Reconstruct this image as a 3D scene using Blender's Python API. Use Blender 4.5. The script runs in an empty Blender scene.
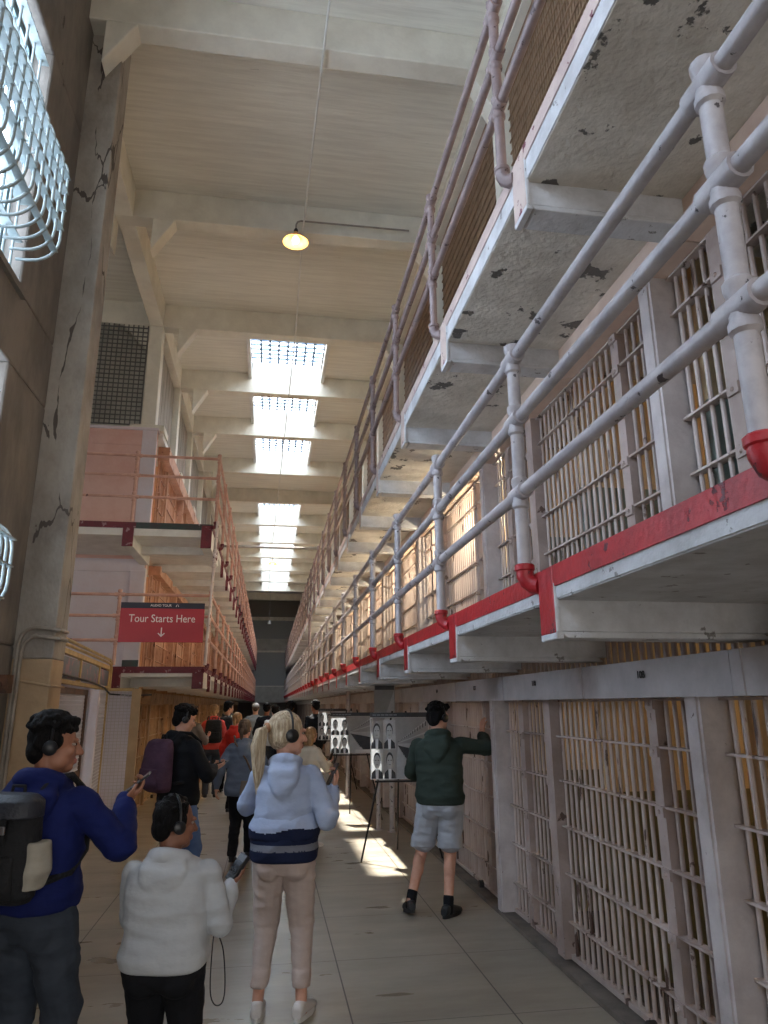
import bpy, bmesh, math, random
from mathutils import Vector, Matrix, noise
random.seed(7)
SC = bpy.context.scene
COL = SC.collection
PI = math.pi
V = Vector

# ------------------------------------------------------------------ helpers
class MB:
    """collects shapes and links them as one mesh object"""
    def __init__(s):
        s.v = []; s.f = []; s.m = []
    def _add(s, vs, fs, m=0):
        o = len(s.v)
        s.v.extend([tuple(p) for p in vs])
        s.f.extend([tuple(o + i for i in f) for f in fs])
        s.m.extend([m] * len(fs))
    def box(s, x0, x1, y0, y1, z0, z1, m=0):
        vs = [(x0,y0,z0),(x1,y0,z0),(x1,y1,z0),(x0,y1,z0),(x0,y0,z1),(x1,y0,z1),(x1,y1,z1),(x0,y1,z1)]
        s._add(vs, [(0,3,2,1),(4,5,6,7),(0,1,5,4),(1,2,6,5),(2,3,7,6),(3,0,4,7)], m)
    def obox(s, c, ax, ay, az, h, m=0):
        c = V(c); ax = V(ax).normalized(); ay = V(ay).normalized(); az = V(az).normalized()
        vs = []
        for k in (-1, 1):
            for (i, j) in ((-1,-1),(1,-1),(1,1),(-1,1)):
                vs.append(c + ax*(i*h[0]) + ay*(j*h[1]) + az*(k*h[2]))
        s._add(vs, [(0,3,2,1),(4,5,6,7),(0,1,5,4),(1,2,6,5),(2,3,7,6),(3,0,4,7)], m)
    def prism(s, poly, d, m=0):
        """poly: list of 3d points (planar), extruded along vector d"""
        n = len(poly); d = V(d)
        vs = [V(p) for p in poly] + [V(p) + d for p in poly]
        fs = [tuple(range(n-1,-1,-1)), tuple(range(n, 2*n))]
        for i in range(n):
            j = (i+1) % n
            fs.append((i, j, n+j, n+i))
        s._add(vs, fs, m)
    def tube(s, pts, r, n=10, m=0, closed=False):
        pts = [V(p) for p in pts]
        k = len(pts)
        rs = r if isinstance(r, (list, tuple)) else [r]*k
        tang = []
        for i in range(k):
            if closed:
                t = pts[(i+1) % k] - pts[(i-1) % k]
            else:
                t = pts[min(i+1,k-1)] - pts[max(i-1,0)]
            tang.append(t.normalized())
        t0 = tang[0]
        ref = V((0,0,1)) if abs(t0.z) < .9 else V((1,0,0))
        u = t0.cross(ref).normalized()
        vs = []
        for i in range(k):
            t = tang[i]
            u = (u - t*u.dot(t))
            if u.length < 1e-6: u = t.orthogonal()
            u.normalize(); w = t.cross(u)
            for a in range(n):
                an = 2*PI*a/n
                vs.append(pts[i] + (u*math.cos(an) + w*math.sin(an))*rs[i])
        fs = []
        for i in range(k if closed else k-1):
            j = (i+1) % k
            for a in range(n):
                b = (a+1) % n
                fs.append((i*n+a, i*n+b, j*n+b, j*n+a))
        if not closed:
            fs.append(tuple(range(n-1,-1,-1))); fs.append(tuple((k-1)*n+a for a in range(n)))
        s._add(vs, fs, m)
    def ell(s, c, r, R=None, nu=14, nv=9, m=0):
        c = V(c); vs = []
        if not isinstance(r, (list, tuple)): r = (r, r, r)
        vs.append(V((0,0,r[2])))
        for i in range(1, nv):
            th = PI*i/nv
            for j in range(nu):
                ph = 2*PI*j/nu
                vs.append(V((r[0]*math.sin(th)*math.cos(ph), r[1]*math.sin(th)*math.sin(ph), r[2]*math.cos(th))))
        vs.append(V((0,0,-r[2])))
        if R is not None: vs = [R @ p for p in vs]
        vs = [p + c for p in vs]
        fs = []
        for j in range(nu):
            fs.append((0, 1+j, 1+(j+1) % nu))
        for i in range(nv-2):
            for j in range(nu):
                a = 1+i*nu+j; b = 1+i*nu+(j+1) % nu
                fs.append((a, a+nu, b+nu, b))
        l = len(vs)-1; o = 1+(nv-2)*nu
        for j in range(nu):
            fs.append((l, o+(j+1) % nu, o+j))
        s._add(vs, fs, m)
    def cap(s, a, b, ra, rb, n=12, m=0):
        """tapered capsule"""
        a = V(a); b = V(b); t = b-a
        L = t.length
        if L < 1e-6:
            s.ell(a, ra); return
        t.normalize()
        pts = []; rs = []
        for k in range(4, 0, -1):
            an = PI/2*k/4.0
            if k == 4: an = PI/2*.93
            pts.append(a - t*ra*math.sin(an)); rs.append(max(ra*math.cos(an), 1e-3))
        pts.append(a); rs.append(ra); 
        pts.append(a + t*L*.5); rs.append((ra+rb)/2)
        pts.append(b); rs.append(rb)
        for k in range(1, 5):
            an = PI/2*k/4.0
            if k == 4: an = PI/2*.93
            pts.append(b + t*rb*math.sin(an)); rs.append(max(rb*math.cos(an), 1e-3))
        s.tube(pts, rs, n, m)
    def loft(s, rings, n=20, m=0):
        """rings: (centre, xaxis*rx, yaxis*ry)"""
        vs = []; k = len(rings)
        for c, ux, uy in rings:
            c = V(c); ux = V(ux); uy = V(uy)
            for a in range(n):
                an = 2*PI*a/n
                cx = math.cos(an); sy = math.sin(an)
                e = .82
                vs.append(c + ux*(abs(cx)**e*math.copysign(1,cx)) + uy*(abs(sy)**e*math.copysign(1,sy)))
        fs = []
        for i in range(k-1):
            for a in range(n):
                b = (a+1) % n
                fs.append((i*n+a, i*n+b, (i+1)*n+b, (i+1)*n+a))
        fs.append(tuple(range(n-1,-1,-1))); fs.append(tuple((k-1)*n+a for a in range(n)))
        s._add(vs, fs, m)
    def lathe(s, prof, c=(0,0,0), n=20, m=0, axis=None):
        c = V(c); vs = []
        R = Matrix.Identity(3)
        if axis is not None:
            R = V((0,0,1)).rotation_difference(V(axis)).to_matrix()
        for r, z in prof:
            for a in range(n):
                an = 2*PI*a/n
                vs.append(c + R @ V((r*math.cos(an), r*math.sin(an), z)))
        fs = []
        for i in range(len(prof)-1):
            for a in range(n):
                b = (a+1) % n
                fs.append((i*n+a, i*n+b, (i+1)*n+b, (i+1)*n+a))
        s._add(vs, fs, m)
    def mesh(s, name, mats, smooth=False):
        me = bpy.data.meshes.new(name)
        me.from_pydata(s.v, [], s.f)
        for mt in (mats if isinstance(mats, (list, tuple)) else [mats]):
            me.materials.append(mt)
        me.polygons.foreach_set('material_index', s.m)
        bm = bmesh.new(); bm.from_mesh(me)
        bmesh.ops.recalc_face_normals(bm, faces=bm.faces[:])
        bm.to_mesh(me); bm.free()
        if smooth:
            me.polygons.foreach_set('use_smooth', [True]*len(me.polygons))
            if smooth == 'auto':
                me.set_sharp_from_angle(angle=math.radians(40))
        me.update()
        return me
    def build(s, name, mats, parent=None, smooth=False, bevel=0):
        o = bpy.data.objects.new(name, s.mesh(name, mats, smooth))
        COL.objects.link(o)
        if parent is not None: o.parent = parent
        if bevel:
            b = o.modifiers.new('bevel', 'BEVEL'); b.width = bevel; b.segments = 2; b.limit_method = 'ANGLE'
        return o

def empty(name, loc=(0,0,0), rz=0):
    o = bpy.data.objects.new(name, None); COL.objects.link(o)
    o.location = loc; o.rotation_euler = (0,0,rz)
    o.empty_display_size = .1
    return o
def tag(o, label=None, cat=None, group=None, kind=None):
    if label: o['label'] = label
    if cat: o['category'] = cat
    if group: o['group'] = group
    if kind: o['kind'] = kind
    return o
def struct(o, label=None):
    o['kind'] = 'structure'
    if label: o['label'] = label
    return o
def copy_tree(o, parent=None):
    c = o.copy(); COL.objects.link(c)
    if parent is not None: c.parent = parent
    for ch in list(o.children): copy_tree(ch, c)
    return c
ORD = ['', 'first','second','third','fourth','fifth','sixth','seventh','eighth','ninth','tenth','eleventh','twelfth','thirteenth','fourteenth','fifteenth','sixteenth']

def spline(pts, n=6):
    pts = [V(p) for p in pts]; out = []
    for i in range(len(pts)-1):
        p0 = pts[max(i-1,0)]; p1 = pts[i]; p2 = pts[i+1]; p3 = pts[min(i+2,len(pts)-1)]
        for k in range(n):
            t = k/n
            out.append(.5*((2*p1)+(p2-p0)*t+(2*p0-5*p1+4*p2-p3)*t*t+(3*p1-p0-3*p2+p3)*t*t*t))
    out.append(pts[-1]); return out
# ------------------------------------------------------------------ materials
def s2l(c):
    return tuple((x/255/12.92 if x/255 <= .04045 else ((x/255+.055)/1.055)**2.4) for x in c) + (1,)
def mat(name, col, rough=.6, metal=0, col2=None, scale=4, detail=6, lo=.4, hi=.62, bump=0, bscale=60, stretch=(1,1,1),
        chips=None, chip_scale=9, chip_at=.66, spec=.5, coat=0):
    m = bpy.data.materials.new(name); m.use_nodes = True
    nt = m.node_tree; N = nt.nodes; L = nt.links
    b = N['Principled BSDF']
    b.inputs['Roughness'].default_value = rough
    b.inputs['Metallic'].default_value = metal
    b.inputs['Specular IOR Level'].default_value = spec
    if coat: b.inputs['Coat Weight'].default_value = coat
    c1 = s2l(col); b.inputs['Base Color'].default_value = c1
    tc = N.new('ShaderNodeTexCoord'); mp = N.new('ShaderNodeMapping')
    mp.inputs['Scale'].default_value = stretch
    L.new(tc.outputs['Object'], mp.inputs['Vector'])
    out = None
    if col2:
        n = N.new('ShaderNodeTexNoise'); n.inputs['Scale'].default_value = scale; n.inputs['Detail'].default_value = detail
        n.inputs['Roughness'].default_value = .65
        L.new(mp.outputs[0], n.inputs['Vector'])
        r = N.new('ShaderNodeValToRGB'); r.color_ramp.elements[0].position = lo; r.color_ramp.elements[1].position = hi
        r.color_ramp.elements[0].color = c1; r.color_ramp.elements[1].color = s2l(col2)
        L.new(n.outputs['Fac'], r.inputs['Fac']); out = r.outputs['Color']
    bumpsrc = None
    if chips:
        n2 = N.new('ShaderNodeTexNoise'); n2.inputs['Scale'].default_value = chip_scale; n2.inputs['Detail'].default_value = 8
        n2.inputs['Roughness'].default_value = .6
        L.new(mp.outputs[0], n2.inputs['Vector'])
        r2 = N.new('ShaderNodeValToRGB'); r2.color_ramp.elements[0].position = chip_at; r2.color_ramp.elements[1].position = chip_at+.015
        r2.color_ramp.elements[0].color = (0,0,0,1); r2.color_ramp.elements[1].color = (1,1,1,1)
        L.new(n2.outputs['Fac'], r2.inputs['Fac'])
        mx = N.new('ShaderNodeMix'); mx.data_type = 'RGBA'
        L.new(r2.outputs['Color'], mx.inputs['Factor'])
        mx.inputs['A'].default_value = c1; mx.inputs['B'].default_value = s2l(chips)
        if out: L.new(out, mx.inputs['A'])
        out = mx.outputs['Result']; bumpsrc = r2.outputs['Color']
    if out: L.new(out, b.inputs['Base Color'])
    if bump:
        n3 = N.new('ShaderNodeTexNoise'); n3.inputs['Scale'].default_value = bscale; n3.inputs['Detail'].default_value = 5
        L.new(mp.outputs[0], n3.inputs['Vector'])
        bp = N.new('ShaderNodeBump'); bp.inputs['Strength'].default_value = bump; bp.inputs['Distance'].default_value = .02
        L.new(n3.outputs['Fac'], bp.inputs['Height'])
        last = bp
        if bumpsrc:
            b2 = N.new('ShaderNodeBump'); b2.inputs['Strength'].default_value = .5; b2.inputs['Distance'].default_value = .01; b2.invert = True
            L.new(bumpsrc, b2.inputs['Height']); L.new(bp.outputs[0], b2.inputs['Normal']); last = b2
        L.new(last.outputs[0], b.inputs['Normal'])
    return m
def emis(name, col, strength, transp=0):
    m = bpy.data.materials.new(name); m.use_nodes = True
    nt = m.node_tree; N = nt.nodes; L = nt.links
    N.remove(N['Principled BSDF'])
    e = N.new('ShaderNodeEmission'); e.inputs['Color'].default_value = s2l(col); e.inputs['Strength'].default_value = strength
    o = N['Material Output']
    if transp:
        t = N.new('ShaderNodeBsdfTransparent'); mx = N.new('ShaderNodeMixShader'); mx.inputs[0].default_value = transp
        L.new(e.outputs[0], mx.inputs[1]); L.new(t.outputs[0], mx.inputs[2]); L.new(mx.outputs[0], o.inputs['Surface'])
    else:
        L.new(e.outputs[0], o.inputs['Surface'])
    return m

def mat_floor():
    m = bpy.data.materials.new('polished_concrete'); m.use_nodes = True
    nt = m.node_tree; N = nt.nodes; L = nt.links; b = N['Principled BSDF']
    tc = N.new('ShaderNodeTexCoord')
    n = N.new('ShaderNodeTexNoise'); n.inputs['Scale'].default_value = 1.6; n.inputs['Detail'].default_value = 9; n.inputs['Roughness'].default_value = .68
    mp = N.new('ShaderNodeMapping'); mp.inputs['Scale'].default_value = (.55, 1.7, 1)
    L.new(tc.outputs['Object'], mp.inputs[0]); L.new(mp.outputs[0], n.inputs['Vector'])
    r = N.new('ShaderNodeValToRGB')
    r.color_ramp.elements[0].position = .25; r.color_ramp.elements[0].color = s2l((128,120,107))
    r.color_ramp.elements[1].position = .75; r.color_ramp.elements[1].color = s2l((170,162,147))
    L.new(n.outputs['Fac'], r.inputs[0])
    sep = N.new('ShaderNodeSeparateXYZ'); L.new(tc.outputs['Object'], sep.inputs[0])
    def joint(axis, per, off, w):
        a = N.new('ShaderNodeMath'); a.operation = 'SUBTRACT'; L.new(sep.outputs[axis], a.inputs[0]); a.inputs[1].default_value = off
        md = N.new('ShaderNodeMath'); md.operation = 'PINGPONG'; L.new(a.outputs[0], md.inputs[0]); md.inputs[1].default_value = per/2
        lt = N.new('ShaderNodeMath'); lt.operation = 'LESS_THAN'; L.new(md.outputs[0], lt.inputs[0]); lt.inputs[1].default_value = w
        return lt
    j1 = joint('X', .92, .525, .0045); j2 = joint('Y', 1.03, .32, .0028)
    mxm = N.new('ShaderNodeMath'); mxm.operation = 'MAXIMUM'; L.new(j1.outputs[0], mxm.inputs[0]); L.new(j2.outputs[0], mxm.inputs[1])
    mx = N.new('ShaderNodeMix'); mx.data_type = 'RGBA'; L.new(mxm.outputs[0], mx.inputs['Factor'])
    L.new(r.outputs[0], mx.inputs['A']); mx.inputs['B'].default_value = s2l((58,52,46))
    L.new(mx.outputs['Result'], b.inputs['Base Color'])
    n2 = N.new('ShaderNodeTexNoise'); n2.inputs['Scale'].default_value = 3; n2.inputs['Detail'].default_value = 6
    L.new(mp.outputs[0], n2.inputs['Vector'])
    rr = N.new('ShaderNodeMapRange'); rr.inputs['To Min'].default_value = .2; rr.inputs['To Max'].default_value = .42
    L.new(n2.outputs['Fac'], rr.inputs['Value']); L.new(rr.outputs[0], b.inputs['Roughness'])
    bp = N.new('ShaderNodeBump'); bp.inputs['Strength'].default_value = .10; bp.inputs['Distance'].default_value = .006
    L.new(n2.outputs['Fac'], bp.inputs['Height']); L.new(bp.outputs[0], b.inputs['Normal'])
    return m

def mat_plaster():
    """cracked grey plaster of the window pillar"""
    m = mat('cracked_plaster', (164,156,146), .85, col2=(128,119,111), scale=2.2, lo=.4, hi=.66, bump=.5, bscale=22, stretch=(1,1,.6))
    nt = m.node_tree; N = nt.nodes; L = nt.links; b = N['Principled BSDF']
    src = b.inputs['Base Color'].links[0].from_socket
    tc = N.new('ShaderNodeTexCoord'); mp = N.new('ShaderNodeMapping'); mp.inputs['Scale'].default_value = (1.5,1.5,.38)
    L.new(tc.outputs['Object'], mp.inputs[0])
    nn = N.new('ShaderNodeTexNoise'); nn.inputs['Scale'].default_value = 2.2; nn.inputs['Detail'].default_value = 5
    L.new(mp.outputs[0], nn.inputs['Vector'])
    ad = N.new('ShaderNodeMix'); ad.data_type = 'RGBA'; ad.inputs['Factor'].default_value = .35
    L.new(mp.outputs[0], ad.inputs['A']); L.new(nn.outputs['Color'], ad.inputs['B'])
    vo = N.new('ShaderNodeTexVoronoi'); vo.feature = 'DISTANCE_TO_EDGE'; vo.inputs['Scale'].default_value = 1.9
    L.new(ad.outputs['Result'], vo.inputs['Vector'])
    n4 = N.new('ShaderNodeTexNoise'); n4.inputs['Scale'].default_value = 2.4; L.new(tc.outputs['Object'], n4.inputs['Vector'])
    lim = N.new('ShaderNodeMapRange'); lim.inputs['From Min'].default_value = .44; lim.inputs['From Max'].default_value = .7
    lim.inputs['To Min'].default_value = 0; lim.inputs['To Max'].default_value = .022; L.new(n4.outputs['Fac'], lim.inputs['Value'])
    lt = N.new('ShaderNodeMath'); lt.operation = 'LESS_THAN'; L.new(vo.outputs['Distance'], lt.inputs[0]); L.new(lim.outputs[0], lt.inputs[1])
    mx = N.new('ShaderNodeMix'); mx.data_type = 'RGBA'; L.new(lt.outputs[0], mx.inputs['Factor'])
    L.new(src, mx.inputs['A']); mx.inputs['B'].default_value = s2l((84,76,70))
    L.new(mx.outputs['Result'], b.inputs['Base Color'])
    return m

M = {}
M['floor'] = mat_floor()
M['plaster'] = mat_plaster()
M['wallgrey'] = mat('grey_wall_plaster', (126,118,109), .85, col2=(104,97,90), scale=2.5, bump=.4, bscale=14, chips=(70,62,56), chip_scale=2.2, chip_at=.66, stretch=(1,1,.45))
M['pillar_tan'] = mat('tan_pillar_paint', (176,150,118), .7, col2=(162,136,106), scale=3, bump=.15, bscale=25)
M['ceil'] = mat('board_marked_ceiling_paint', (226,222,210), .75, col2=(212,207,195), scale=3, bump=.35, bscale=9, stretch=(.35,5,1), chips=(165,158,145), chip_scale=5, chip_at=.72)
M['beam'] = mat('beam_white_paint', (222,217,203), .7, col2=(208,202,188), scale=2, bump=.2, bscale=18)
M['deckpeel'] = mat('peeling_grey_white_paint', (214,208,198), .75, col2=(186,179,168), scale=2.2, bump=.6, bscale=26, chips=(96,92,88), chip_scale=4, chip_at=.60)
M['deckwhite'] = mat('worn_white_paint', (198,198,200), .65, col2=(176,175,176), scale=5, bump=.35, bscale=30, chips=(132,128,126), chip_scale=11, chip_at=.635)
M['red'] = mat('red_edge_paint', (176,30,38), .45, col2=(150,24,32), scale=6, bump=.2, bscale=40, chips=(86,34,44), chip_scale=13, chip_at=.63)
M['maroon'] = mat('maroon_edge_paint', (110,28,42), .5, col2=(92,24,38), scale=6, bump=.25, bscale=40, chips=(150,120,124), chip_scale=9, chip_at=.62)
M['darkgreen'] = mat('dark_green_edge_paint', (46,66,62), .5, col2=(60,52,54), scale=7, bump=.25, chips=(170,160,160), chip_scale=12, chip_at=.68)
M['pinkedge'] = mat('pink_edge_paint', (196,176,166), .6, col2=(178,156,150), scale=5, bump=.25, chips=(110,50,64), chip_scale=8, chip_at=.62)
M['rail'] = mat('rail_pale_grey_paint', (176,170,172), .42, col2=(156,150,153), scale=7, bump=.12, bscale=50, chips=(72,66,70), chip_scale=13, chip_at=.63)
M['railbrown'] = mat('rail_brown_grey_paint', (138,120,118), .42, col2=(120,104,104), scale=7, bump=.12, bscale=50, chips=(72,52,52), chip_scale=13, chip_at=.62)
M['railpink'] = mat('rail_pink_paint', (208,164,146), .5, col2=(190,146,130), scale=7, bump=.12, chips=(104,70,70), chip_scale=9, chip_at=.66)
M['railwhite'] = mat('rail_worn_white_paint', (214,200,194), .5, col2=(196,178,174), scale=7, bump=.12, chips=(96,70,72), chip_scale=9, chip_at=.63)
M['bar'] = mat('cell_bar_paint', (184,170,164), .45, col2=(164,148,141), scale=5, bump=.1, bscale=40, chips=(78,56,48), chip_scale=13, chip_at=.615, stretch=(1,1,.2))
M['flat'] = mat('cell_frame_paint', (168,152,146), .5, col2=(150,134,127), scale=4, bump=.12, bscale=40, chips=(96,76,68), chip_scale=9, chip_at=.65)
M['stile'] = mat('wide_stile_paint', (188,180,178), .5, col2=(168,158,156), scale=4, bump=.12, bscale=30, chips=(90,72,66), chip_scale=12, chip_at=.66)
M['lockbox'] = mat('lock_box_paint', (184,178,178), .5, col2=(166,160,160), scale=3, bump=.1, bscale=30, chips=(96,84,80), chip_scale=10, chip_at=.74)
M['lockpeach'] = mat('lock_box_warm_lit', (214,190,172), .5, col2=(200,174,158), scale=3, bump=.1, bscale=30, chips=(120,96,84), chip_scale=10, chip_at=.74)  # lock box paint with the peach cast of the light put into it
M['ink'] = mat('stencil_ink', (40,36,36), .7)
M['salbar'] = mat('salmon_bar_paint', (206,166,142), .5, col2=(186,142,118), scale=5, bump=.1, chips=(112,72,56), chip_scale=8, chip_at=.66)
M['salflat'] = mat('salmon_frame_paint', (198,154,128), .55, col2=(178,132,106), scale=4, bump=.12, chips=(108,68,52), chip_scale=8, chip_at=.66)
M['tanbar'] = mat('tan_bar_paint', (190,160,122), .5, col2=(164,132,96), scale=5, bump=.1, chips=(92,66,48), chip_scale=8, chip_at=.64)
M['tanflat'] = mat('tan_frame_paint', (172,140,104), .55, col2=(146,114,82), scale=4, bump=.12, chips=(86,62,46), chip_scale=8, chip_at=.64)
M['curb'] = mat('worn_kerb_paint', (118,110,102), .7, col2=(96,90,84), scale=5, bump=.15)
M['deckfloor'] = mat('pale_gallery_floor', (196,184,160), .7, col2=(178,166,142), scale=3)
M['meshgreyd'] = mat('grey_square_wire', (92,90,86), .6)
M['cream'] = mat('cell_cream_paint', (226,204,164), .7, col2=(214,190,150), scale=3, bump=.1)
M['olive'] = mat('cell_olive_paint', (122,116,84), .65, col2=(108,102,74), scale=3, bump=.1)
M['teal'] = mat('cell_teal_paint', (128,140,132), .65, col2=(112,124,118), scale=3, bump=.1)
M['peach'] = mat('cell_peach_paint', (222,186,152), .7, col2=(208,170,138), scale=3, bump=.1)
M['orangewall'] = mat('cell_orange_paint', (206,170,124), .7, col2=(188,150,106), scale=3, bump=.1)
M['darkconc'] = mat('dark_cell_floor', (92,84,76), .7, col2=(78,70,64), scale=3)
M['pinkwall'] = mat('pink_end_wall_paint', (216,180,170), .7, col2=(206,162,150), scale=1.6, lo=.42, hi=.66, bump=.12, bscale=20)
M['lilac'] = mat('lilac_end_wall_paint', (212,206,214), .7, col2=(206,192,196), scale=1.6, lo=.42, hi=.7, bump=.12, bscale=20)
M['whitetrim'] = mat('white_trim_paint', (222,220,214), .6, col2=(206,203,196), scale=3, bump=.15)
M['meshbrown'] = mat('brown_wire_screen', (140,112,88), .6, col2=(120,94,72), scale=6)
M['meshgrey'] = mat('grey_wire_screen', (128,124,116), .6, col2=(110,106,98), scale=6)
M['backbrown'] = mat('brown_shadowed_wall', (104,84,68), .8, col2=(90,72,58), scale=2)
M['backgrey'] = mat('grey_back_wall', (206,202,192), .8, col2=(188,184,174), scale=2)
M['louvre'] = mat('grey_louvre_boards', (150,140,128), .7, col2=(130,120,108), scale=4, stretch=(1,1,.3))
M['dark'] = mat('dark_metal', (40,38,38), .5)
M['black'] = mat('black_metal', (22,22,23), .4, metal=.3)
M['wire'] = mat('cage_wire_paint', (190,180,178), .5)
M['yellowpaint'] = mat('yellow_cage_paint', (196,166,112), .5, col2=(176,146,96), scale=5, chips=(110,86,66), chip_scale=9, chip_at=.66, bump=.1)
M['cablegrey'] = mat('grey_conduit', (150,140,128), .5, col2=(128,118,108), scale=6)
M['cagebar'] = mat('window_cage_paint', (150,160,160), .45, col2=(130,142,142), scale=6, chips=(60,56,54), chip_scale=10, chip_at=.68)
M['winframe'] = mat('window_frame_paint', (112,132,136), .5)
M['signred'] = mat('sign_red', (178,48,62), .45)
M['signnavy'] = mat('sign_navy', (36,38,58), .45)
M['signwhite'] = mat('sign_white', (238,228,226), .5)
M['rust'] = mat('rusty_metal', (96,66,50), .8, col2=(70,50,42), scale=9)
M['endgrey'] = mat('end_gallery_plaster', (178,178,176), .7, col2=(160,160,158), scale=2)
M['endlouvre'] = mat('end_bars_grey', (150,154,158), .55)
M['enddark'] = mat('end_dark_wall', (136,132,128), .8)
M['brick'] = mat('plum_glass_block', (140,104,116), .5, col2=(96,104,116), scale=5, lo=.45, hi=.5)
# ------------------------------------------------------------------ people
def cloth(name, col, col2, rough=.85, wr=.28, sc=13, stretch=(1,1,1.6)):
    return mat(name, col, rough, col2=col2, scale=4, lo=.3, hi=.75, bump=wr, bscale=sc, stretch=stretch, spec=.2)
M['skin_light'] = mat('fair_skin', (206,158,136), .55, col2=(194,142,120), scale=9)
M['skin_tan'] = mat('tan_skin', (158,108,84), .55, col2=(144,96,74), scale=9)
M['skin_brown'] = mat('brown_skin', (136,92,72), .55, col2=(122,80,62), scale=9)
M['lip'] = mat('lip', (152,88,80), .5)
M['eyewhite'] = mat('eye_white', (150,138,128), .5)
M['iris'] = mat('eye_iris', (44,32,26), .2)
M['hair_black'] = mat('black_hair', (20,18,18), .75, col2=(11,10,11), scale=30, stretch=(1,1,.3), bump=.9, bscale=70, spec=.15)
M['hair_blonde'] = mat('blonde_hair', (206,188,158), .5, col2=(150,126,98), scale=34, stretch=(2,2,.18), bump=.8, bscale=60)
M['hair_brown'] = mat('brown_hair', (92,70,52), .5, col2=(62,46,36), scale=30, stretch=(1,1,.3), bump=.7, bscale=55)
M['hair_fair'] = mat('fair_hair', (170,132,90), .5, col2=(128,96,62), scale=30, stretch=(1,1,.3), bump=.7, bscale=55)
M['blueknit'] = cloth('royal_blue_fleece', (24,34,92), (17,25,72))
M['whitefleece'] = cloth('pale_grey_fleece', (184,187,190), (164,167,172))
M['lightblue'] = cloth('light_blue_grey_knit', (170,182,206), (148,160,188))
M['navy'] = cloth('navy_knit', (30,38,66), (22,28,52))
M['greyband'] = cloth('grey_knit_band', (122,124,134), (104,106,116))
M['green'] = cloth('dark_green_fleece', (54,64,58), (42,52,47))
M['jeansdark'] = cloth('dark_grey_jeans', (62,68,78), (44,50,60), sc=12)
M['jeansblue'] = cloth('blue_jeans', (92,116,158), (68,92,134), sc=12)
M['beige'] = cloth('beige_trousers', (196,180,172), (178,160,152), wr=.35, sc=9)
M['blackcloth'] = cloth('black_cloth', (26,27,32), (18,19,23))
M['greyshort'] = cloth('light_grey_shorts', (172,176,184), (150,154,163), sc=12)
M['tan'] = cloth('tan_trousers', (170,128,98), (150,110,84))
M['slate'] = cloth('slate_blue_jacket', (108,118,136), (88,98,116))
M['taupe'] = cloth('grey_brown_jumper', (126,116,108), (108,98,92))
M['redcloth'] = cloth('red_cloth', (190,52,44), (160,40,36))
M['coral'] = cloth('coral_jacket', (204,84,76), (178,68,62))
M['cream_cloth'] = cloth('cream_jacket', (214,204,188), (190,178,162))
M['greyshirt'] = cloth('grey_shirt', (136,142,146), (116,122,126))
M['whitecloth'] = cloth('white_cloth', (222,222,222), (200,200,202))
M['plum'] = cloth('plum_pattern_cloth', (92,66,84), (60,44,62), sc=30)
M['rubber'] = mat('white_rubber', (214,212,208), .6)
M['darkrubber'] = mat('black_rubber', (34,34,36), .6)
M['shoewhite'] = mat('white_shoe', (206,200,196), .6, bump=.2)
M['shoeblack'] = mat('black_shoe', (30,32,36), .6, bump=.2)
M['plastic'] = mat('black_plastic', (24,24,27), .35)
M['screen'] = mat('dark_glass_screen', (30,32,38), .12)
M['pack'] = mat('black_pack_fabric', (19,20,24), .85, col2=(13,13,16), scale=8, bump=.5, bscale=40)
M['packtop'] = mat('pack_leather_flap', (38,40,50), .55, col2=(28,30,38), scale=6, bump=.3)
M['buckle'] = mat('steel_buckle', (160,160,164), .3, metal=.9)
M['packmesh'] = cloth('pale_bottle_pocket', (170,164,152), (140,134,122))

def Rz(a): return Matrix.Rotation(a, 3, 'Z')
def Rx(a): return Matrix.Rotation(a, 3, 'X')
def ik(a, b, l1, l2, pole):
    a = V(a); b = V(b); d = b-a; L = d.length
    if L > (l1+l2)*.999:
        b = a + d.normalized()*(l1+l2)*.999; d = b-a; L = d.length
    x = (l1*l1-l2*l2+L*L)/(2*L); h = math.sqrt(max(l1*l1-x*x, 0))
    dn = d.normalized(); p = V(pole); p = p - dn*p.dot(dn)
    if p.length < 1e-5: p = dn.orthogonal()
    p.normalize()
    return a + dn*x + p*h, b

def solidify(mb, name, mats, parent, voxel, smooth=4, fold=0, fscale=(6,6,15), seed=0, assign=None, fac=.5):
    """fuse the collected shapes into one continuous skin"""
    me = mb.mesh(name, mats)
    o = bpy.data.objects.new(name, me); COL.objects.link(o)
    r = o.modifiers.new('fuse', 'REMESH'); r.mode = 'VOXEL'; r.voxel_size = voxel; r.use_smooth_shade = True
    sm = o.modifiers.new('relax', 'SMOOTH'); sm.factor = fac; sm.iterations = smooth
    dg = bpy.context.evaluated_depsgraph_get()
    m2 = bpy.data.meshes.new_from_object(o.evaluated_get(dg))
    o.modifiers.clear(); o.data = m2; bpy.data.meshes.remove(me); m2.name = name
    m2.materials.clear()
    for mt in (mats if isinstance(mats, (list, tuple)) else [mats]): m2.materials.append(mt)
    if fold:
        off = V((seed*3.1, seed*1.7, seed*2.3)); sx = V(fscale)
        cos = []
        for v in m2.vertices:
            p = v.co
            q = V((p.x*sx.x, p.y*sx.y, p.z*sx.z)) + off
            n = noise.noise(q); n = 1-abs(n)*2.2
            n2 = noise.noise(q*2.1)
            cos.append(v.co + v.normal*(fold*(n*.6 + n2*.4)))
        for v, c in zip(m2.vertices, cos): v.co = c
    for p in m2.polygons: p.use_smooth = True
    if assign:
        for p in m2.polygons: p.material_index = assign(p.center)
    else:
        for p in m2.polygons: p.material_index = 0
    m2.update()
    if parent is not None: o.parent = parent
    return o

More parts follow.
